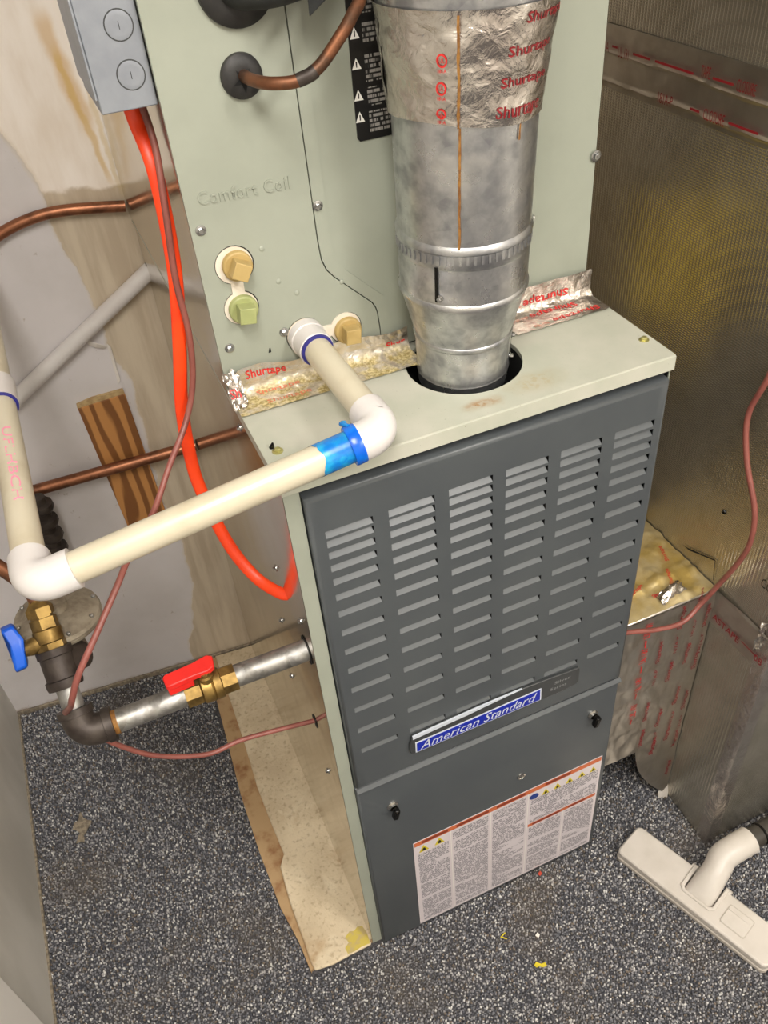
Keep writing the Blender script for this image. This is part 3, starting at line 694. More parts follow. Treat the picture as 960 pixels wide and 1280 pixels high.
# ------------------------------------------------------------------ flue pipe
LEAN = .000
fx = thing('flue_pipe', 'galvanised flue pipe rising from the furnace top beside the sage cabinet', 'flue pipe', (HC[0], HC[1], 1.035))
FA = Vector((LEAN, -.05, 1)).normalized()
def fz(z): return z-1.035
FB = Vector((HC[0]-.002, HC[1], 1.035))
def flue(name, prof, mat='galv', n=64): return MB().lathe(FB, FA, [(fz(z), r) for z, r in prof], n, False).build(name, mat, fx, 35)
flue('lower_collar', [(1.036, .0485), (1.0490, .0492), (1.0505, .0500), (1.0525, .0492), (1.094, .0508)])
flue('collar_bead', [(1.093, .0508), (1.0945, .0522), (1.0970, .0526), (1.0990, .0520), (1.100, .0510)])
flue('reducer_cone', [(1.099, .0512), (1.112, .0545), (1.149, .0640)])
flue('cone_bead', [(1.148, .0638), (1.1490, .0652), (1.1515, .0657), (1.1545, .0652), (1.156, .0640)])
flue('middle_collar', [(1.155, .0641), (1.194, .0643)])
flue('crimp_ring', [(1.192, .0644), (1.1935, .0652), (1.2070, .0648), (1.2085, .0662), (1.2115, .0664), (1.214, .0650), (1.216, .0638)])
flue('pipe_section', [(1.214, .0640), (1.328, .0650)])
flue('upper_elbow', [(1.396, .0730), (1.42, .0750), (1.60, .080), (2.355, .080)])
crm = MB()
for i in range(60):
    a = 2*math.pi*i/60; c = FB+FA*fz(1.2000); d = Vector((math.cos(a), math.sin(a), 0))
    crm.box((-.0012, -.0008, -.0042), (.0012, .0008, .0042), Matrix.Rotation(a, 3, 'Z') @ Matrix.Rotation(math.pi/2, 3, 'Z'), c+d*.0652)
crm.build('crimp_ridges', 'galv', fx)
def on_flue(a, z, r): c = FB+FA*fz(z); return Vector((c.x+r*math.cos(a), c.y+r*math.sin(a), z))
def tr_r(z): return .0660 + max(0, (z-1.318))*(.0085/.084) + .0012
def tapef(u, v, lift=0):
    a = -math.pi*1.05+2*math.pi*u; z = 1.3180+.0860*v + .004*math.sin(a*2+.8)*(1 if v < .1 else .3)
    n = fbm(a*2.2, z*42, 2.0, 4); return on_flue(a, z, tr_r(z)+.0022*n+lift)
tp = MB().grid(lambda u, v: tapef(u, v), 150, 34).build('foil_tape_wrap', 'foil', fx, 70)
def fl_text(s, a0, a1, z0, h, mat='red_print', bold=.010, sl=0):
    lettering(s, lambda u, v: tapef((a0+(a1-a0)*u+math.pi*1.05)/(2*math.pi), (z0-1.318+h*v+sl*u)/.086, .0007), mat, tp, bold=bold)
for z0, a0 in ((1.3225, -1.68), (1.3440, -1.64), (1.3665, -1.58)): fl_text('Shurtape', a0, a0+.72, z0, .0100, 'red_print_dark')
fl_text('Shurtape', -1.38, -.70, 1.3880, .0105, 'red_print_dark')
for z0, a0 in ((1.3235, -2.33), (1.3440, -2.32), (1.3650, -2.30)):
    ring = MB(); K = 22
    for i in range(K):
        b0, b1 = 2*math.pi*i/K, 2*math.pi*(i+1)/K
        q = lambda b, rr: tapef((a0+.062*math.cos(b)*rr+math.pi*1.05)/(2*math.pi), (z0+.0045+.0052*math.sin(b)*rr-1.318)/.086, .0007)
        ring.add([q(b0, 1), q(b1, 1), q(b1, .72), q(b0, .72)], [(0, 1, 2, 3)])
    ring.build('round_mark', 'red_print', tp)
    fl_text('UL', a0-.03, a0+.03, z0+.0028, .0036, 'red_print', 0)
    fl_text('181A', a0-.05, a0+.05, z0-.0045, .0028, 'red_print', 0)
def streak(name, a0, z0, z1, w, seed):
    m = MB(); K = 40; v = []
    for i in range(K+1):
        z = z0+(z1-z0)*i/K; ww = w*(.6+.6*abs(fbm(z*90, seed, 0))); c = a0+.02*fbm(z*16, seed, 4)
        r = (tr_r(z)+.0022 if z > 1.318 else .0656)+.0006
        v += [on_flue(c-ww, z, r), on_flue(c+ww, z, r)]
    return m.add(v, [(2*i, 2*i+1, 2*i+3, 2*i+2) for i in range(K)]).build(name, 'rust', fx)
streak('rust_streak', -2.11, 1.212, 1.3175, .022, 1.0); streak('rust_streak', -2.12, 1.3185, 1.402, .020, 2.0); streak('rust_streak', -1.28, 1.300, 1.317, .022, 3.0)
for a in (-2.47, ): MB().add([on_flue(a, 1.157, .0656), on_flue(a+.05, 1.157, .0658), on_flue(a+.05, 1.193, .0660), on_flue(a, 1.193, .0656)], [(0,1,2,3)]).build('lap_seam', 'dark_chrome', fx)
MB().add([on_flue(-.78, 1.055, .0522), on_flue(-.74, 1.055, .0514), on_flue(-.74, 1.093, .0520), on_flue(-.78, 1.093, .0528)], [(0,1,2,3)]).build('lap_seam', 'dark_chrome', fx)
for a, z, r in [(-.62, 1.062, .0505), (-.62, 1.088, .0512), (-2.40, 1.161, .0645), (-.25, 1.2050, .0665)]:
    p = on_flue(a, z, r); screw(p, (math.cos(a), math.sin(a), 0), fx, .0028)

# ------------------------------------------------------------------ condensate drain (PVC)
pv = thing('condensate_drain', 'cream plastic condensate drain pipe with white elbows crossing in front of the furnace', 'drain pipe', (.09, -.02, 1.07))
O1 = Vector((.0900, S, 1.0985)); E1 = Vector((0.0992, -0.0276, 1.0880)); E2 = Vector((-0.2305, -.0200, 1.0378))
d1 = (E1-O1).normalized(); d2 = (E2-E1).normalized()
P3 = Vector((E2.x-.008, .700, E2.z)); d3 = (P3-E2).normalized()
r0 = .0149
MB().lathe(O1+Vector((0, -.0005, 0)), d1, [(0, .0200), (.010, .0200), (.011, .0190), (.030, .0188), (.031, .0178)], 32).build('male_adapter', 'pvc_white', pv, 40)
MB().lathe(O1+d1*.0312, d1, [(0, .0178), (.0030, .0174), (.0033, .0150)], 32).build('primer_ring', 'primer_purple', pv, 40)
MB().tube([O1+d1*.02, E1-d1*.02], r0, 28).build('pipe_segment', 'pvc', pv, 40)
MB().tube(bend(E1-d1*.036, E1, E1+d2*.034, .021, 10), .0184, 28).build('elbow', 'pvc_white', pv, 40)
MB().tube([E1+d2*.02, E2-d2*.02], r0, 28).build('pipe_segment', 'pvc', pv, 40)
MB().tube(bend(E2-d2*.037, E2, E2+d3*.037, .021, 10), .0186, 28).build('elbow', 'pvc_white', pv, 40)
MB().tube([E2+d3*.02, P3], r0, 28).build('pipe_segment', 'pvc', pv, 40)
cp = E2+d3*.315
MB().lathe(cp, d3, [(0, .0184), (.050, .0184)], 28).build('coupling', 'pvc_white', pv, 40)
MB().lathe(cp-d3*.002, d3, [(0, .0152), (0.0005, .0176), (.0022, .0182)], 28).build('primer_ring', 'primer_purple', pv, 40)
# blue cement smeared round the joint
def smear(u, v):
    a = 2*math.pi*u; end = .064+.004*math.sin(a*2)+.004*fbm(a*1.3, 2, 0); c = E1+d2*(.0335+(end-.0335)*v)
    N = Vector((0, 0, 1)); N = (N-d2*N.dot(d2)).normalized(); B = d2.cross(N)
    return c+(r0+.0004)*(math.cos(a)*N+math.sin(a)*B)
MB().grid(smear, 48, 10).build('cement_smear', 'primer_blue', pv, 60)
MB().lathe(E1+d2*.024, d2, [(0, .0186), (.0015, .0189), (.009, .0190), (.0108, .0184), (.011, .0150)], 32).build('cement_band', 'primer_deep', pv, 40)
MB().tube(cr([E1+d2*.031+Vector((0, .006, .0172)), E1+d2*.034+Vector((0, .0135, .0165)), E1+d2*.0335+Vector((0, .019, .0130)), E1+d2*.030+Vector((0, .022, .010))], 5), [.0022]*6+[.0026]*6+[.003]*4, 10).build('cement_drip', 'primer_blue', pv, 60)
# print: small bar mark on the elbow, pink letters on the rear pipe
def pipe_print(s, c, ax, t0, t1, a0, a1, r, mat, **k):
    N = Vector((0, 0, 1)); N = (N-ax*N.dot(ax)).normalized(); B = ax.cross(N)
    def fn(u, v):
        a = a0+(a1-a0)*v; return c+ax*(t0+(t1-t0)*u)+r*(math.cos(a)*N+math.sin(a)*B)
    return lettering(s, fn, mat, pv, 'printed_letters', **k)
pipe_print('UFLHBCH', E2, d3, .245, .110, -.10, .52, r0+.0003, 'pink_print', bold=.01)
for i in range(7):
    c = E1+Vector((-.012+.0024*i, .012-.0024*i, 0)); nrm = Vector((.35, .35, .87)).normalized()
    t = Vector((.7, -.7, 0)); b = nrm.cross(t).normalized(); c = E1+Vector((-.004, .010, .001))+nrm*.0192+t*(.0016*(i-3))
    wv = .0004+.0003*(i % 2)
    MB().add([c-t*wv-b*.0034, c+t*wv-b*.0034, c+t*wv+b*.0034, c-t*wv+b*.0034], [(0, 1, 2, 3)]).build('bar_mark', 'emboss', pv)

# ------------------------------------------------------------------ refrigerant lines
sl = thing('suction_line', 'thick black insulated refrigerant line at the top of the cabinet', 'refrigerant line', (.076, S, 1.423))
MB().tube(cr([(.076, S+.02, 1.423), (.077, S-.012, 1.4235), (.086, S-.030, 1.4245), (.106, S-.036, 1.426), (.130, S-.036, 1.432), (.144, S-.036, 1.452), (.148, S-.036, 1.50), (.148, S-.036, 1.655)], 8), .0185, 22).build('insulation_sleeve', 'foam', sl, 60)
MB().add([(.122, S-.045, 1.413), (.116, S-.062, 1.402), (.138, S-.062, 1.416), (.140, S-.048, 1.420)], [(0, 1, 2, 3)]).build('torn_flap', 'foam', sl, solid=.001)
ll = thing('liquid_line', 'bare copper refrigerant line bending out of the black rubber grommet', 'copper line', (.069, S, 1.354))
MB().tube(cr([(.069, S+.02, 1.3550), (.0695, S-.005, 1.3560), (.0710, S-.030, 1.3570), (.0800, S-.052, 1.3575), (.0990, S-.063, 1.3585), (.1170, S-.066, 1.3660), (.1340, S-.068, 1.3820), (.1480, S-.070, 1.3985), (.1580, S-.074, 1.42), (.1600, S-.078, 1.48), (.1600, S-.078, 1.64)], 8), .0052, 16).build('tube', 'copper_dark', ll, 60)
MB().tube(cr([(.0990, S-.063, 1.3585), (.1090, S-.0655, 1.3615), (.1140, S-.066, 1.364)], 4), .0056, 16).build('solder_joint', 'iron', ll, 60)

# ------------------------------------------------------------------ junction box
jb = thing('junction_box', 'grey steel electrical box with two round knockouts on the cabinet side', 'junction box', (-.028, .22, 1.343))
JX0, JX1, JY0, JY1, JZ0, JZ1 = -.0520, -.0042, .167, .267, 1.3430, 1.4450
MB().box((JX0, JY0, JZ0), (JX1, JY1, JZ1)).build('box_body', 'jbox', jb, bevel=.0012)
MB().box((JX0-.0022, JY0-.0012, JZ0+.012), (JX0-.0002, JY1+.001, JZ1+.001)).build('cover_plate', 'jbox', jb, bevel=.0005)
for z in (1.4055, 1.3690):
    k = MB().lathe((-.0206, JY0, z), (0, -1, 0), [(0, .0108), (.0005, .0108), (.0006, .0102), (.0007, .0098), (.0007, .0070)], 32).build('knockout', 'jbox', jb, 20)
    MB().lathe((-.0206, JY0+.0002, z), (0, -1, 0), [(0, .0119), (.00030, .0119), (.00031, .0108)], 32, False).build('knockout_groove', 'badge_dark', jb, 20)
    MB().box((-.0209, JY0-.0009, z-.003), (-.0203, JY0-.0004, z+.003)).build('pry_slot', 'badge_dark', k)

# ------------------------------------------------------------------ cables
oc = [(-.0215, .228, 1.3426), (-.0190, .228, 1.3180), (-.0160, .206, 1.2760), (-.0215, .197, 1.1900), (-.0350, .198, 1.1100), (-.0510, .200, 1.0300), (-.0570, .198, .9600), (-.0555, .190, .9150), (-.0440, .166, .8480), (-.0260, .136, .8100), (-.0060, .106, .8000), (.006, .097, .8000)]
tag(MB().tube(cr(oc, 8), .0074, 16, flat=(.5, (0, 1, 0))).build('orange_cable', 'orange', None, 60), 'bright orange flat electrical cable hanging from the grey box to the furnace', 'cable')
tw = [(-.0120, .222, 1.3426), (-.0105, .205, 1.300), (-.0170, .190, 1.2500), (-.0240, .190, 1.1800), (-.0245, .190, 1.1200), (-.0330, .190, 1.0650), (-.0520, .180, 1.0250), (-.0850, .150, .9950), (-.1170, .115, .9680), (-.1500, .075, .9600), (-.1720, .045, .9500), (-.2050, .015, .9250), (-.2330, -.005, .9000), (-.2480, -.010, .8750), (-.2560, .006, .8480), (-.2680, .034, .8120), (-.2745, .056, .7830), (-.2760, .080, .7360), (-.2650, .092, .6900), (-.2380, .090, .6450), (-.2050, .088, .6080), (-.1500, .088, .5750), (-.1040, .090, .5740), (-.0500, .090, .5640), (.004, .088, .5545)]
tag(MB().tube(cr(tw, 8), .0034, 10).build('thermostat_wire', 'brown_wire', None, 60), 'thin brown thermostat wire looping past the gas valve into the furnace side', 'wire')
rw = [(.625, .010, 1.08), (.612, .008, 1.010), (.604, .010, .960), (.600, .021, .9025), (.598, .004, .8450), (.598, -.028, .7850), (.599, -.034, .7350), (.600, -.025, .6900), (.596, -.004, .6240), (.580, .004, .5850), (.548, .000, .5650), (.505, .003, .5680), (.4700, .008, .5770), (.4480, .010, .5830), (.440, .012, .584)]
tag(MB().tube(cr(rw, 8), .0038, 10).build('control_wire', 'brown_wire', None, 60), 'reddish brown wire hanging in front of the foil duct at right', 'wire')

# ------------------------------------------------------------------ wall pipes and wood block
def offw(x, off, z): return Vector((x, wy(x)-off, z))
cw = thing('copper_tube', 'thin bent copper tube running along the upper stained wall', 'copper tube', (-.15, .76, 1.06))
MB().tube(cr([offw(-.36, .012, .950), offw(-.27, .012, 1.022), offw(-.200, .012, 1.058), offw(-.150, .012, 1.073), offw(-.105, .012, 1.077), offw(-.050, .012, 1.072), offw(-.0065, .012, 1.066)], 8), .0086, 16).build('tube', 'copper', cw, 60)
vp_ = thing('wall_drain_pipe', 'slanted white plastic pipe fixed to the wall behind the orange cable', 'pipe', (-.14, .75, .87))
MB().tube([offw(-.36, .0145, .728), offw(.006, .0145, .9605)], .0134, 24).build('pipe_segment', 'pvc_white', vp_, 40)
cq = thing('copper_pipe', 'thick horizontal copper pipe crossing the wood block on the wall', 'copper pipe', (-.15, .75, .61))
MB().tube([offw(-.315, .030, .604), offw(-.0015, .030, .616)], .0108, 20).build('pipe_segment', 'copper', cq, 40)
rb = thing('ribbed_connector', 'dark ribbed brass connector hanging below the copper pipe behind the drain', 'connector', (-.305, .72, .45))
prof = [(0, .010)]
for i in range(5): h = .012+i*.034; prof += [(h, .0105), (h+.003, .0175), (h+.012, .0185), (h+.018, .0165), (h+.022, .0120), (h+.026, .0120)]
MB().lathe((-.296, .722, .610), (-.060, -.0, -1), [(h, r*1.25) for h, r in prof]+[(.19, .015)], 12).build('ribbed_body', 'iron', rb, 40)
wdb = thing('wood_block', 'short pine board fastened to the wall behind the copper pipe', 'wood block', (-.12, .76, .58))
BW = [(-.1790, .7360), (-.0945, .7440), (-.0900, .4300), (-.1680, .4300)]
MB().prism(BW, 0, .009, lambda p, h: (p[0], wy(p[0])-h, p[1])).build('board', 'wood', wdb, bevel=.001)
MB().prism([(-.1795, .7360), (-.0945, .7440), (-.0950, .7520), (-.150, .7490), (-.1785, .7430)], 0, .007, lambda p, h: (p[0], wy(p[0])-h, p[1])).build('splintered_end', 'wood_end', wdb)

# ------------------------------------------------------------------ gas line
EG = Vector((-0.2642, .0350, 0.7661)); A = Vector((0, .643, .766)); Bv = Vector((0, .766, -.643))
gp = thing('gas_supply_pipe', 'galvanised gas pipe with black iron elbow entering the furnace left side', 'gas pipe', (-.12, .035, .77))
G0, G1 = Vector((.010, .035, .766)), EG
dg = (G1-G0).normalized()
VB = Vector((-.118, .035, .7670))                                   # red valve sits here
MB().tube([G0, VB-dg*.022], .0133, 20).build('pipe_segment', 'galv_pipe', gp, 40)
MB().tube([VB+dg*.022, EG-dg*.02], .0133, 20).build('pipe_segment', 'galv_pipe', gp, 40)
MB().lathe(VB-dg*.020, -dg, [(0, .0137), (.006, .0137)], 20).build('rusty_thread', 'rust', gp, 40)
MB().lathe(EG-dg*.032, -dg, [(0, .0137), (.007, .0137)], 20).build('rusty_thread', 'rust', gp, 40)
MB().tube(bend(EG-dg*.032, EG, EG+A*.030, .021, 10), .0178, 24).lathe(EG-dg*.034, dg, [(0, .0195), (.009, .0200), (.0095, .0180)], 24).lathe(EG+A*.031, -A, [(0, .0195), (.008, .0198), (.0085, .0180)], 24).build('iron_elbow', 'iron', gp, 40)
MB().tube([EG+A*.028, EG+A*.060], .0120, 20).build('nipple', 'galv_pipe', gp, 40)
bv = thing('red_handled_valve', 'brass gas valve with red lever on the galvanised pipe', 'valve', VB)
MB().lathe(VB-dg*.030, dg, [(0, .0165), (.017, .0165)], 8).lathe(VB-dg*.014, dg, [(0, .0145), (.002, .0178), (.010, .0185), (.011, .0170), (.013, .0185), (.024, .0178), (.026, .0145)], 26).lathe(VB+dg*.012, dg, [(0, .0165), (.018, .0165)], 8).build('valve_body', 'brass', bv, 30)
MB().lathe(VB+Vector((-.002, -.002, .012)), (0, .0, 1), [(0, .0085), (.010, .0085), (.011, .006), (.016, .006)], 14).build('valve_stem', 'brass', bv, 30)
hd = MB(); hy = [(-.044, -.008), (-.040, -.0105), (-.010, -.0105), (.004, -.012), (.012, -.008), (.014, .006), (.008, .011), (-.010, .0085), (-.042, .0085), (-.045, .005)]
hd.prism(hy, .0, .008, lambda p, h: VB+Vector((-.002+p[0]*1.0, .006+p[1]+.10*p[0], .0245+h-.02*p[0])))
hd.prism([(-.043, -.010), (-.014, -.010), (-.014, -.0075), (-.043, -.0075)], -.009, .002, lambda p, h: VB+Vector((-.002+p[0], .006+p[1]+.10*p[0], .0245+h-.02*p[0])))
hd.build('valve_lever', 'red', bv, bevel=.0015)
tv = thing('blue_handled_valve', 'brass shutoff valve with blue lever screwed into a black iron tee', 'valve', EG+A*.055)
MB().lathe(EG+A*.056, A, [(0, .0190), (.004, .0200), (.010, .0200), (.011, .0178), (.036, .0178), (.037, .0195), (.045, .0195)], 24).build('iron_tee', 'iron', tv, 30)
MB().tube([EG+A*.082, EG+A*.082+Bv*.030+Vector((.022, 0, 0))], .0165, 20).build('tee_branch', 'iron', tv, 40)
MB().lathe(EG+A*.098, A, [(0, .0165), (.010, .0165)], 6).lathe(EG+A*.107, A, [(0, .0120), (.002, .0152), (.016, .0158), (.018, .0125)], 22).lathe(EG+A*.124, A, [(0, .0150), (.012, .0150), (.0125, .0125), (.016, .0125)], 6).build('valve_body', 'brass', tv, 30)
MB().lathe(EG+A*.139, A, [(0, .0150), (.009, .0150), (.015, .0095), (.018, .0085)], 6).build('flare_nut', 'brass', tv, 25)
vs = EG+A*.112
ds = Vector((-1, -.10, -.05)).normalized()
MB().lathe(vs+ds*.010, ds, [(0, .0105), (.012, .0095), (.018, .0075), (.026, .0070)], 16).build('valve_stem', 'brass', tv, 30)
bh = MB(); c0 = vs+ds*.033; w1 = ds; w2 = Vector((0, .62, .78)); w3 = w1.cross(w2).normalized()
hp = [(-.022, -.007), (-.024, .000), (-.020, .008), (-.006, .011), (.010, .010), (.024, .0085), (.026, .000), (.022, -.008), (.006, -.009), (-.008, -.010)]
bh.prism(hp, -.0045, .0045, lambda p, h: c0+w2*(p[0]+.006)*1.05+w3*p[1]*1.15+w1*(h*1.5+.004*(p[0]/.024)**2))
bh.build('valve_lever', 'blue', tv, bevel=.0025)
ct = thing('gas_feed_tube', 'brown copper feed tube curving up from the brass flare nut at far left', 'copper tube', EG+A*.155)
T0 = EG+A*.152
MB().tube(cr([T0, T0+A*.020+Vector((-.004, 0, 0)), T0+Vector((-.020, .022, .045)), T0+Vector((-.045, .035, .080)), T0+Vector((-.075, .05, .13)), T0+Vector((-.10, .06, .20))], 8), .0078, 14).build('tube', 'copper_dark', ct, 60)
rg = thing('gas_regulator', 'round grey cast gas regulator behind the blue handled valve', 'regulator', EG+A*.10)
RN = Vector((.06, .05, 1)).normalized(); RC = EG+A*.130+Bv*.046+Vector((.010, 0, 0)); RU = Vector((1, 0, -.06)).normalized(); RV = RN.cross(RU)
MB().lathe(RC-RN*.012, RN, [(0, .020), (.004, .036), (.006, .0475), (.011, .0490), (.0115, .0470), (.013, .0470), (.0135, .0490), (.018, .0475), (.020, .040), (.026, .030), (.027, .012)], 44).build('diaphragm_case', 'cast_grey', rg, 35)
MB().lathe(RC+RN*.014, RN, [(0, .015), (.010, .014), (.011, .0085), (.018, .008)], 20).build('vent_cap', 'cast_grey', rg, 35)
MB().tube([RC-RN*.010, RC-RN*.026, EG+A*.082+Bv*.026+Vector((.020, 0, 0))], [.018, .016, .015], 20).build('inlet_body', 'cast_grey', rg, 40)
for i in range(8):
    a = 2*math.pi*i/8+.2; p = RC+RN*.006+(math.cos(a)*RU+math.sin(a)*RV)*.0435
    screw(p, RN, rg, .0032, 'galv_pipe', 'cover_screw', False)

# ------------------------------------------------------------------ return duct (right)
XD, YDf = .628, -.094
du = thing('return_air_duct', 'tall foil faced return air duct standing right of the furnace', 'duct', (.85, .25, 0))
MB().prism([(XD, YDf), (1.15, YDf), (1.15, wy(1.15)-.006), (XD, wy(XD)-.006)], .004, ZC-.004).build('duct_body', 'duct', du, bevel=.003)
MB().prism([(W+.001, .024), (XD-.0005, .024), (XD-.0005, .50), (W+.001, .50)], .205, .574).build('side_boot', 'foil_flat', du, bevel=.003)
def dface(y, z, off=0, k=0): return Vector((XD-.0012-off-k, y, z))
def duct_strip(name, y0, y1, z0, z1, mat, amp, seed, nu=70, nv=10, ridges=()):
    def fn(u, v):
        y = y0+(y1-y0)*u; z = z0+(z1-z0)*v; b = amp*(fbm(y*35+seed, z*60, seed)+.4)
        for rz, rh in ridges: b += rh*math.exp(-((z-rz-.0015*math.sin(y*30))/.0017)**2)
        return dface(y, z, max(b, -.0005))
    return MB().grid(fn, nu, nv).build(name, mat, du, 60)
bt = duct_strip('seam_tape', -.09, .62, 1.196, 1.272, 'foil_flat', .0008, 3.0, 160, 40, ((1.2405, .0035), (1.2060, .0050)))
def dtxt(s, y0, w, z, h, mat, par, off=.002, bold=.01): lettering(s, lambda u, v: dface(y0-w*u, z+h*v, off), mat, par, bold=bold)
for s, y0, w, z in [('181A', .424, .018, 1.2400), ('UL 181', .385, .022, 1.2385), ('TAPE', .225, .016, 1.2470), ('CLOSURE', .165, .030, 1.2445), ('181A-P', .295, .028, 1.2035), ('CLOSURE', .210, .036, 1.2040)]: dtxt(s, y0, w, z, .0125, 'red_print_dark', bt, .0058, .0)
for a, b, z in [(.400, .388, 1.2470), (.355, .320, 1.2460), (.310, .238, 1.2460), (.205, .170, 1.2480), (.235, .218, 1.2085), (.168, .120, 1.2085)]:
    MB().add([dface(a, z, .0052), dface(b, z, .0052), dface(b, z+.0028, .0052), dface(a, z+.0028, .0052)], [(0, 1, 2, 3)]).build('printed_dash', 'red_print_dark', bt)
jt = duct_strip('joint_tape', YDf+.001, .023, .505, .578, 'foil_flat', .0010, 8.0, 40, 24, ((.5770, .004),))
dtxt('ASTAPE', .016, .058, .519, .0125, 'red_print_dark', jt, .0032)
MB().add([dface(-.046, .5285, .003), dface(-.078, .5275, .003), dface(-.078, .5300, .003), dface(-.046, .5310, .003)], [(0, 1, 2, 3)]).build('printed_dash', 'red_print_dark', jt)
dtxt('08', -.0765, .0155, .5235, .0135, 'red_print_dark', jt, .0062)
# tape folded round the front corner of the duct
def cornert(u, v):
    d = (u-.5)*.045; z = .006+(.60-.006)*v; b = .0010*(fbm(z*30, d*60, 5)+.6)
    return Vector((XD-.0015-b, YDf-.0015-d, z)) if d < 0 else Vector((XD-.0015+d, YDf-.0025-b, z))
MB().grid(cornert, 16, 90).build('corner_tape', 'foil', du, 60)
ck = MB().grid(lambda u, v: Vector((XD-.008+.035*u+.008*fbm(u*5, v*5, 1), YDf-.006+.028*(1-u)-.006*fbm(u*6, v*6, 4), .545+.055*v+.010*fbm(u*6, v*6, 7))), 22, 22).build('tape_crumple', 'foil', du, 75)
lettering('CO', lambda u, v: dface(-.048-.020*u, .650+.016*v, .0015), 'black_print', du, 'pen_letters', bold=.0)
# cut slit in the facing
MB().add([dface(.108, .598, .001), dface(.094, .6015, .0015), dface(.040, .6235, .001), dface(.037, .6225, .001), (dface(.092, .5985, .0015))], [(0, 1, 2, 3, 4)]).build('cut_slit', 'black', du)
MB().add([dface(.0392, .6225, .001), dface(.0376, .6225, .001), dface(.0330, .585, .001), dface(.0338, .585, .001)], [(0, 1, 2, 3)]).build('cut_slit', 'black', du)
MB().lathe(dface(.0465, .712, -.001), (-1, 0, 0), [(0, .004), (.0015, .003), (.0006, .0012)], 10).build('puncture', 'dark_chrome', du)
# taped face of the boot between furnace and duct, sagging to the floor at its lower right
def bootf(u, v, lift=0):
    x = W+.0015+(XD-W-.003)*u; zb = .215 if u < .45 else .215*(1-((u-.45)/.55)**.55)+.008
    z = zb+(.5735-zb)*v; b = .0022*(fbm(x*55, z*38, 11, 4)+.5)*(1 if u < .75 else .5)
    return Vector((x, .0225-b-lift-.004*(1-v)**6, z))
bf = MB().grid(lambda u, v: bootf(u, v), 70, 90).build('boot_tape', 'foil_flat', du, 60)
def btxt(s, x, z0, ln, w, mat, bold=.01, faint=False):
    """runs downward along the tape: letters lie on their side"""
    def fn(u, v):
        xx = x+w*(v-.5); z = z0+ln*u; b = .0022*(fbm(xx*55, z*38, 11, 4)+.5); return Vector((xx, .0225-b-.0018, z))
    lettering(s, lambda u, v: fn(u, 1-v), mat, bf, bold=bold)
for x, zs in [(.536, (.455, .300, .225)), (.566, (.520, .390, .265, .180)), (.594, (.545, .420, .310, .205)), (.616, (.500, .395, .285, .170, .075))]:
    for i, z0 in enumerate(zs):
        btxt('Shurtape', x, z0, .052, .0105, 'red_print_dark')
        if i % 2 == 0: btxt('181A-P', x+.001, z0-.058, .040, .0055, 'red_print_dark', 0)
for z0 in (.530, .470, .400, .330): btxt('UL 181', .505, z0, .034, .012, 'red_print', 0); btxt('-', .505, z0-.022, .016, .002, 'red_print', 0)
tpf = MB().grid(lambda u, v: Vector((W+.0015+(XD-W-.003)*u, .024+.20*v, .5755+.002*(fbm(u*9, v*9, 3)+.4)+(.010*max(0, fbm(u*4, v*5, 8))))), 50, 50).build('boot_top_tape', 'foil_yellow_glow', du, 60)
for x, y, r in [(.50, .06, .4), (.54, .10, .9), (.575, .055, 1.2), (.60, .10, 1.3), (.565, .14, .7), (.53, .045, .1)]:
    c, s_ = math.cos(r), math.sin(r)
    lettering('Shurtape', lambda u, v: Vector((x+.034*u*c-.008*v*s_, y+.034*u*s_+.008*v*c, .5815)), 'red_print', tpf, bold=.01)
MB().grid(lambda u, v: Vector((.535+.050*u, .030+.022*v+.010*u, .580+.014*math.sin(math.pi*v)*math.sin(math.pi*u)+.004*fbm(u*5, v*5, 2))), 16, 12).build('tape_crumple', 'foil', du, 75)
MB().add([(.610, .018, .001), (.626, .012, .002), (.632, .020, .034), (.618, .022, .036), (.608, .021, .020)], [(0, 1, 2, 3, 4)]).build('loose_tape_end', 'paper_white', du, solid=.0008)

# ------------------------------------------------------------------ vacuum floor tool
U = Vector((.347, -.938, 0)).normalized(); V = Vector((.938, .347, 0)).normalized(); NO = Vector((.4640, -.0470, .0045))
def nz(u, v, z): return NO+U*u+V*v+Vector((0, 0, z))
vt = thing('vacuum_floor_head', 'ivory plastic vacuum floor head lying on the carpet at lower right', 'vacuum head', NO+U*.145+V*.035)
def rrect(u0, u1, v0, v1, r, k=5):
    P = []
    for cu, cv, a0 in [(u1-r, v1-r, 0), (u0+r, v1-r, math.pi/2), (u0+r, v0+r, math.pi), (u1-r, v0+r, 1.5*math.pi)]:
        for i in range(k+1): a = a0+math.pi/2*i/k; P.append((cu+r*math.cos(a), cv+r*math.sin(a)))
    return P
fnz = lambda p, h: nz(p[0], p[1], h)
MB().prism(rrect(0, .290, 0, .072, .010), 0, .010, fnz).build('sole_plate', 'nozzle_base', vt, bevel=.002)
up_poly = rrect(.001, .289, .001, .071, .010)
notch = [(.176, .0715), (.176, .030), (.170, .024), (.128, .024), (.122, .030), (.122, .0715)]
right_pts = [p for p in up_poly]
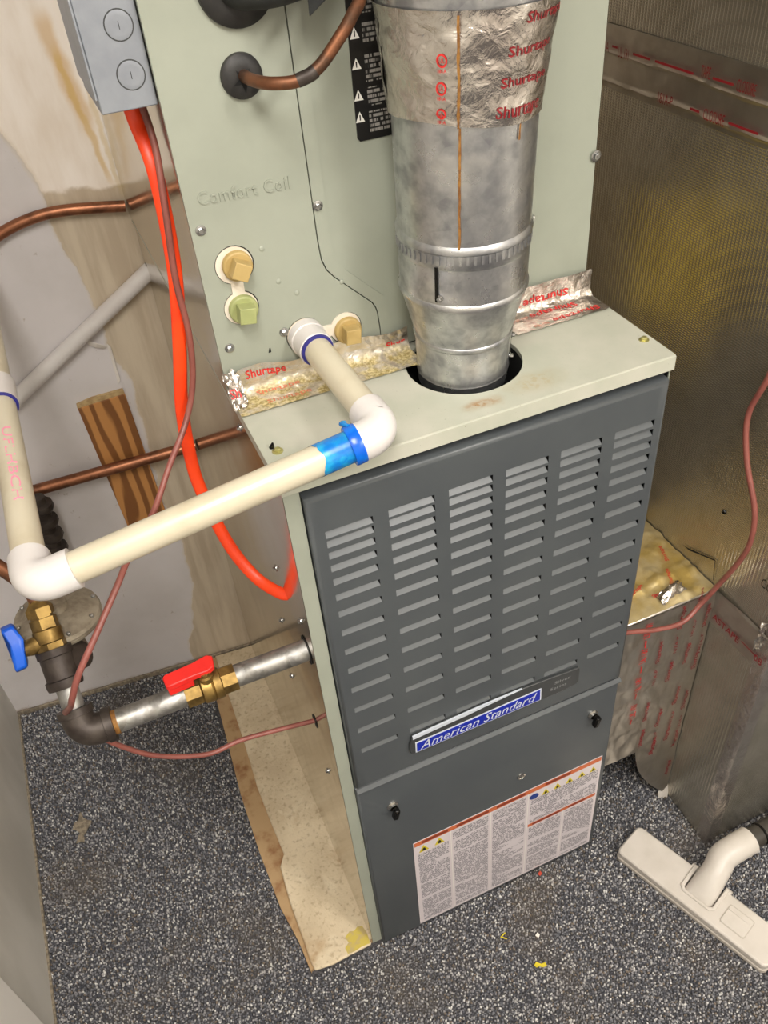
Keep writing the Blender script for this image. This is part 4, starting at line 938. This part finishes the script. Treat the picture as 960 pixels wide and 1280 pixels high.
# top shell with a notch for the swivel neck
i0 = 5
shell = right_pts[:6] + notch + right_pts[6:]
MB().prism(shell, .0115, .0265, fnz).build('top_shell', 'nozzle', vt, bevel=.003)
MB().prism([(.114, .074), (.116, .026), (.124, .018), (.174, .018), (.182, .026), (.182, .074), (.176, .074), (.176, .028), (.171, .0235), (.127, .0235), (.122, .028), (.122, .074)], .0262, .0300, fnz).build('notch_rim', 'nozzle', vt, bevel=.0012)
for u in (.117, .181): MB().tube([nz(u-.006, .071, .019), nz(u+.006, .071, .019)], .0085, 18).build('pivot_boss', 'nozzle', vt, 40)
NK = cr([nz(.149, .028, .014), nz(.149, .044, .024), nz(.149, .066, .036), nz(.148, .090, .046)], 6)
nk = MB(); K = 28; m_ = len(NK)
for i, c in enumerate(NK):
    k = min(1, i/(m_-4)); hw = .0265*(1-k)+.0235*k; hh = .013*(1-k)+.0235*k; T = (NK[min(i+1, m_-1)]-NK[max(i-1, 0)]).normalized(); Nn = T.cross(U).normalized()
    for j in range(K):
        a = 2*math.pi*j/K; ca, sa = math.cos(a), math.sin(a); e = .75+.25*k
        nk.v.append(tuple(c+U*hw*math.copysign(abs(ca)**e, ca)+Nn*hh*math.copysign(abs(sa)**e, sa)))
for i in range(m_-1):
    for j in range(K): nk.f.append((i*K+j, i*K+(j+1) % K, (i+1)*K+(j+1) % K, (i+1)*K+j))
nk.f += [tuple(range(K)), tuple(range((m_-1)*K, m_*K))]
nk.build('swivel_neck', 'nozzle', vt, 50)
e0 = nz(.148, .088, .045)
EP = [e0, e0+V*.014+Vector((.004, .004, .008)), e0+Vector((.038, .010, .013)), e0+Vector((.075, .012, .014))]
MB().tube(cr(EP, 7), .0238, 28).build('elbow_tube', 'nozzle', vt, 40)
MB().prism(rrect(.194, .240, .016, .056, .004), .0262, .0268, fnz).build('pedal_gap', 'nozzle_base', vt)
MB().prism(rrect(.1955, .2385, .0175, .0545, .004), .0264, .0280, fnz).build('foot_pedal', 'nozzle', vt, bevel=.0008)
MB().prism([(.197, .044), (.237, .044), (.237, .047), (.197, .047)], .0278, .0292, fnz).build('pedal_ridge', 'nozzle', vt, bevel=.0008)
hs = thing('vacuum_tube', 'dark grey vacuum tube plugged into the ivory floor head', 'vacuum tube', EP[-1])
hd_ = Vector((1, .04, .0)).normalized(); h0 = EP[-1]-hd_*.012
MB().tube([h0, h0+hd_*.42], .0190, 24).build('tube', 'hose', hs, 40)
for t in (.034, .072): MB().lathe(h0+hd_*t, hd_, [(0, .0192), (.001, .0205), (.004, .0205), (.005, .0192)], 24).build('tube_ring', 'dark_chrome', hs, 40)

# ------------------------------------------------------------------ scraps on the carpet
def scrap(name, pts, z, mat, label, cat):
    o = MB().prism(pts, z, z+.0012).build(name, mat, None); tag(o, label, cat); return o
scrap('paper_scrap', [(.2610, -.1060), (.2670, -.1030), (.2690, -.1080), (.2640, -.1120)], .0058, 'paper_white', 'tiny white chip on the carpet in front of the furnace', 'scrap')
scrap('yellow_scrap', [(.234, -.147), (.240, -.144), (.246, -.150), (.254, -.151), (.253, -.157), (.246, -.156), (.241, -.152), (.236, -.152)], .0058, 'debris_yellow', 'yellow scrap lying on the carpet below the warning label', 'scrap')
scrap('yellow_thread', [(.205, -.083), (.216, -.079), (.217, -.0805), (.2085, -.0835), (.215, -.090), (.213, -.0905)], .0058, 'debris_yellow', 'thin forked yellow thread on the carpet near the furnace', 'scrap')
scrap('red_scrap', [(.321, -.014), (.328, -.011), (.329, -.017), (.323, -.019)], .0058, 'debris_red', 'small red crumb on the carpet at the foot of the label', 'scrap')
MR = [(-.443+(.017+.007*math.sin(3*a+1)+.005*math.sin(7*a))*math.cos(a)*.8, .452+(.030+.008*math.sin(2*a)+.006*math.sin(5*a+2))*math.sin(a)) for a in [k*math.pi/13 for k in range(26)]]
scrap('mud_crumb', MR, .0046, 'clay', 'dried tan mud patch on the carpet near the left wall', 'mud')

# ------------------------------------------------------------------ ceiling lamp, plus an added far fill lamp
t = NT('lamp_diffuser'); t.b.inputs['Emission Color'].default_value = (1, .95, .88, 1); t.b.inputs['Emission Strength'].default_value = 3.0; t.out((.9, .9, .9, 1), .5); M['lens'] = t.m
for lx, ly, lab_ in [(-.22, -.95, 'long white ceiling lamp above the furnace front'), (.85, -1.75, 'long white fill lamp added on the ceiling at the far side of the room')]:
    lp = thing('ceiling_lamp', lab_, 'lamp', (lx, ly, ZC), 'ceiling lamps')
    MB().box((lx-.16, ly-.48, ZC-.02), (lx+.16, ly+.48, ZC-.0005)).build('housing', 'trim', lp, bevel=.004)
    MB().box((lx-.15, ly-.47, ZC-.0225), (lx+.15, ly+.47, ZC-.0195)).build('diffuser', 'lens', lp)
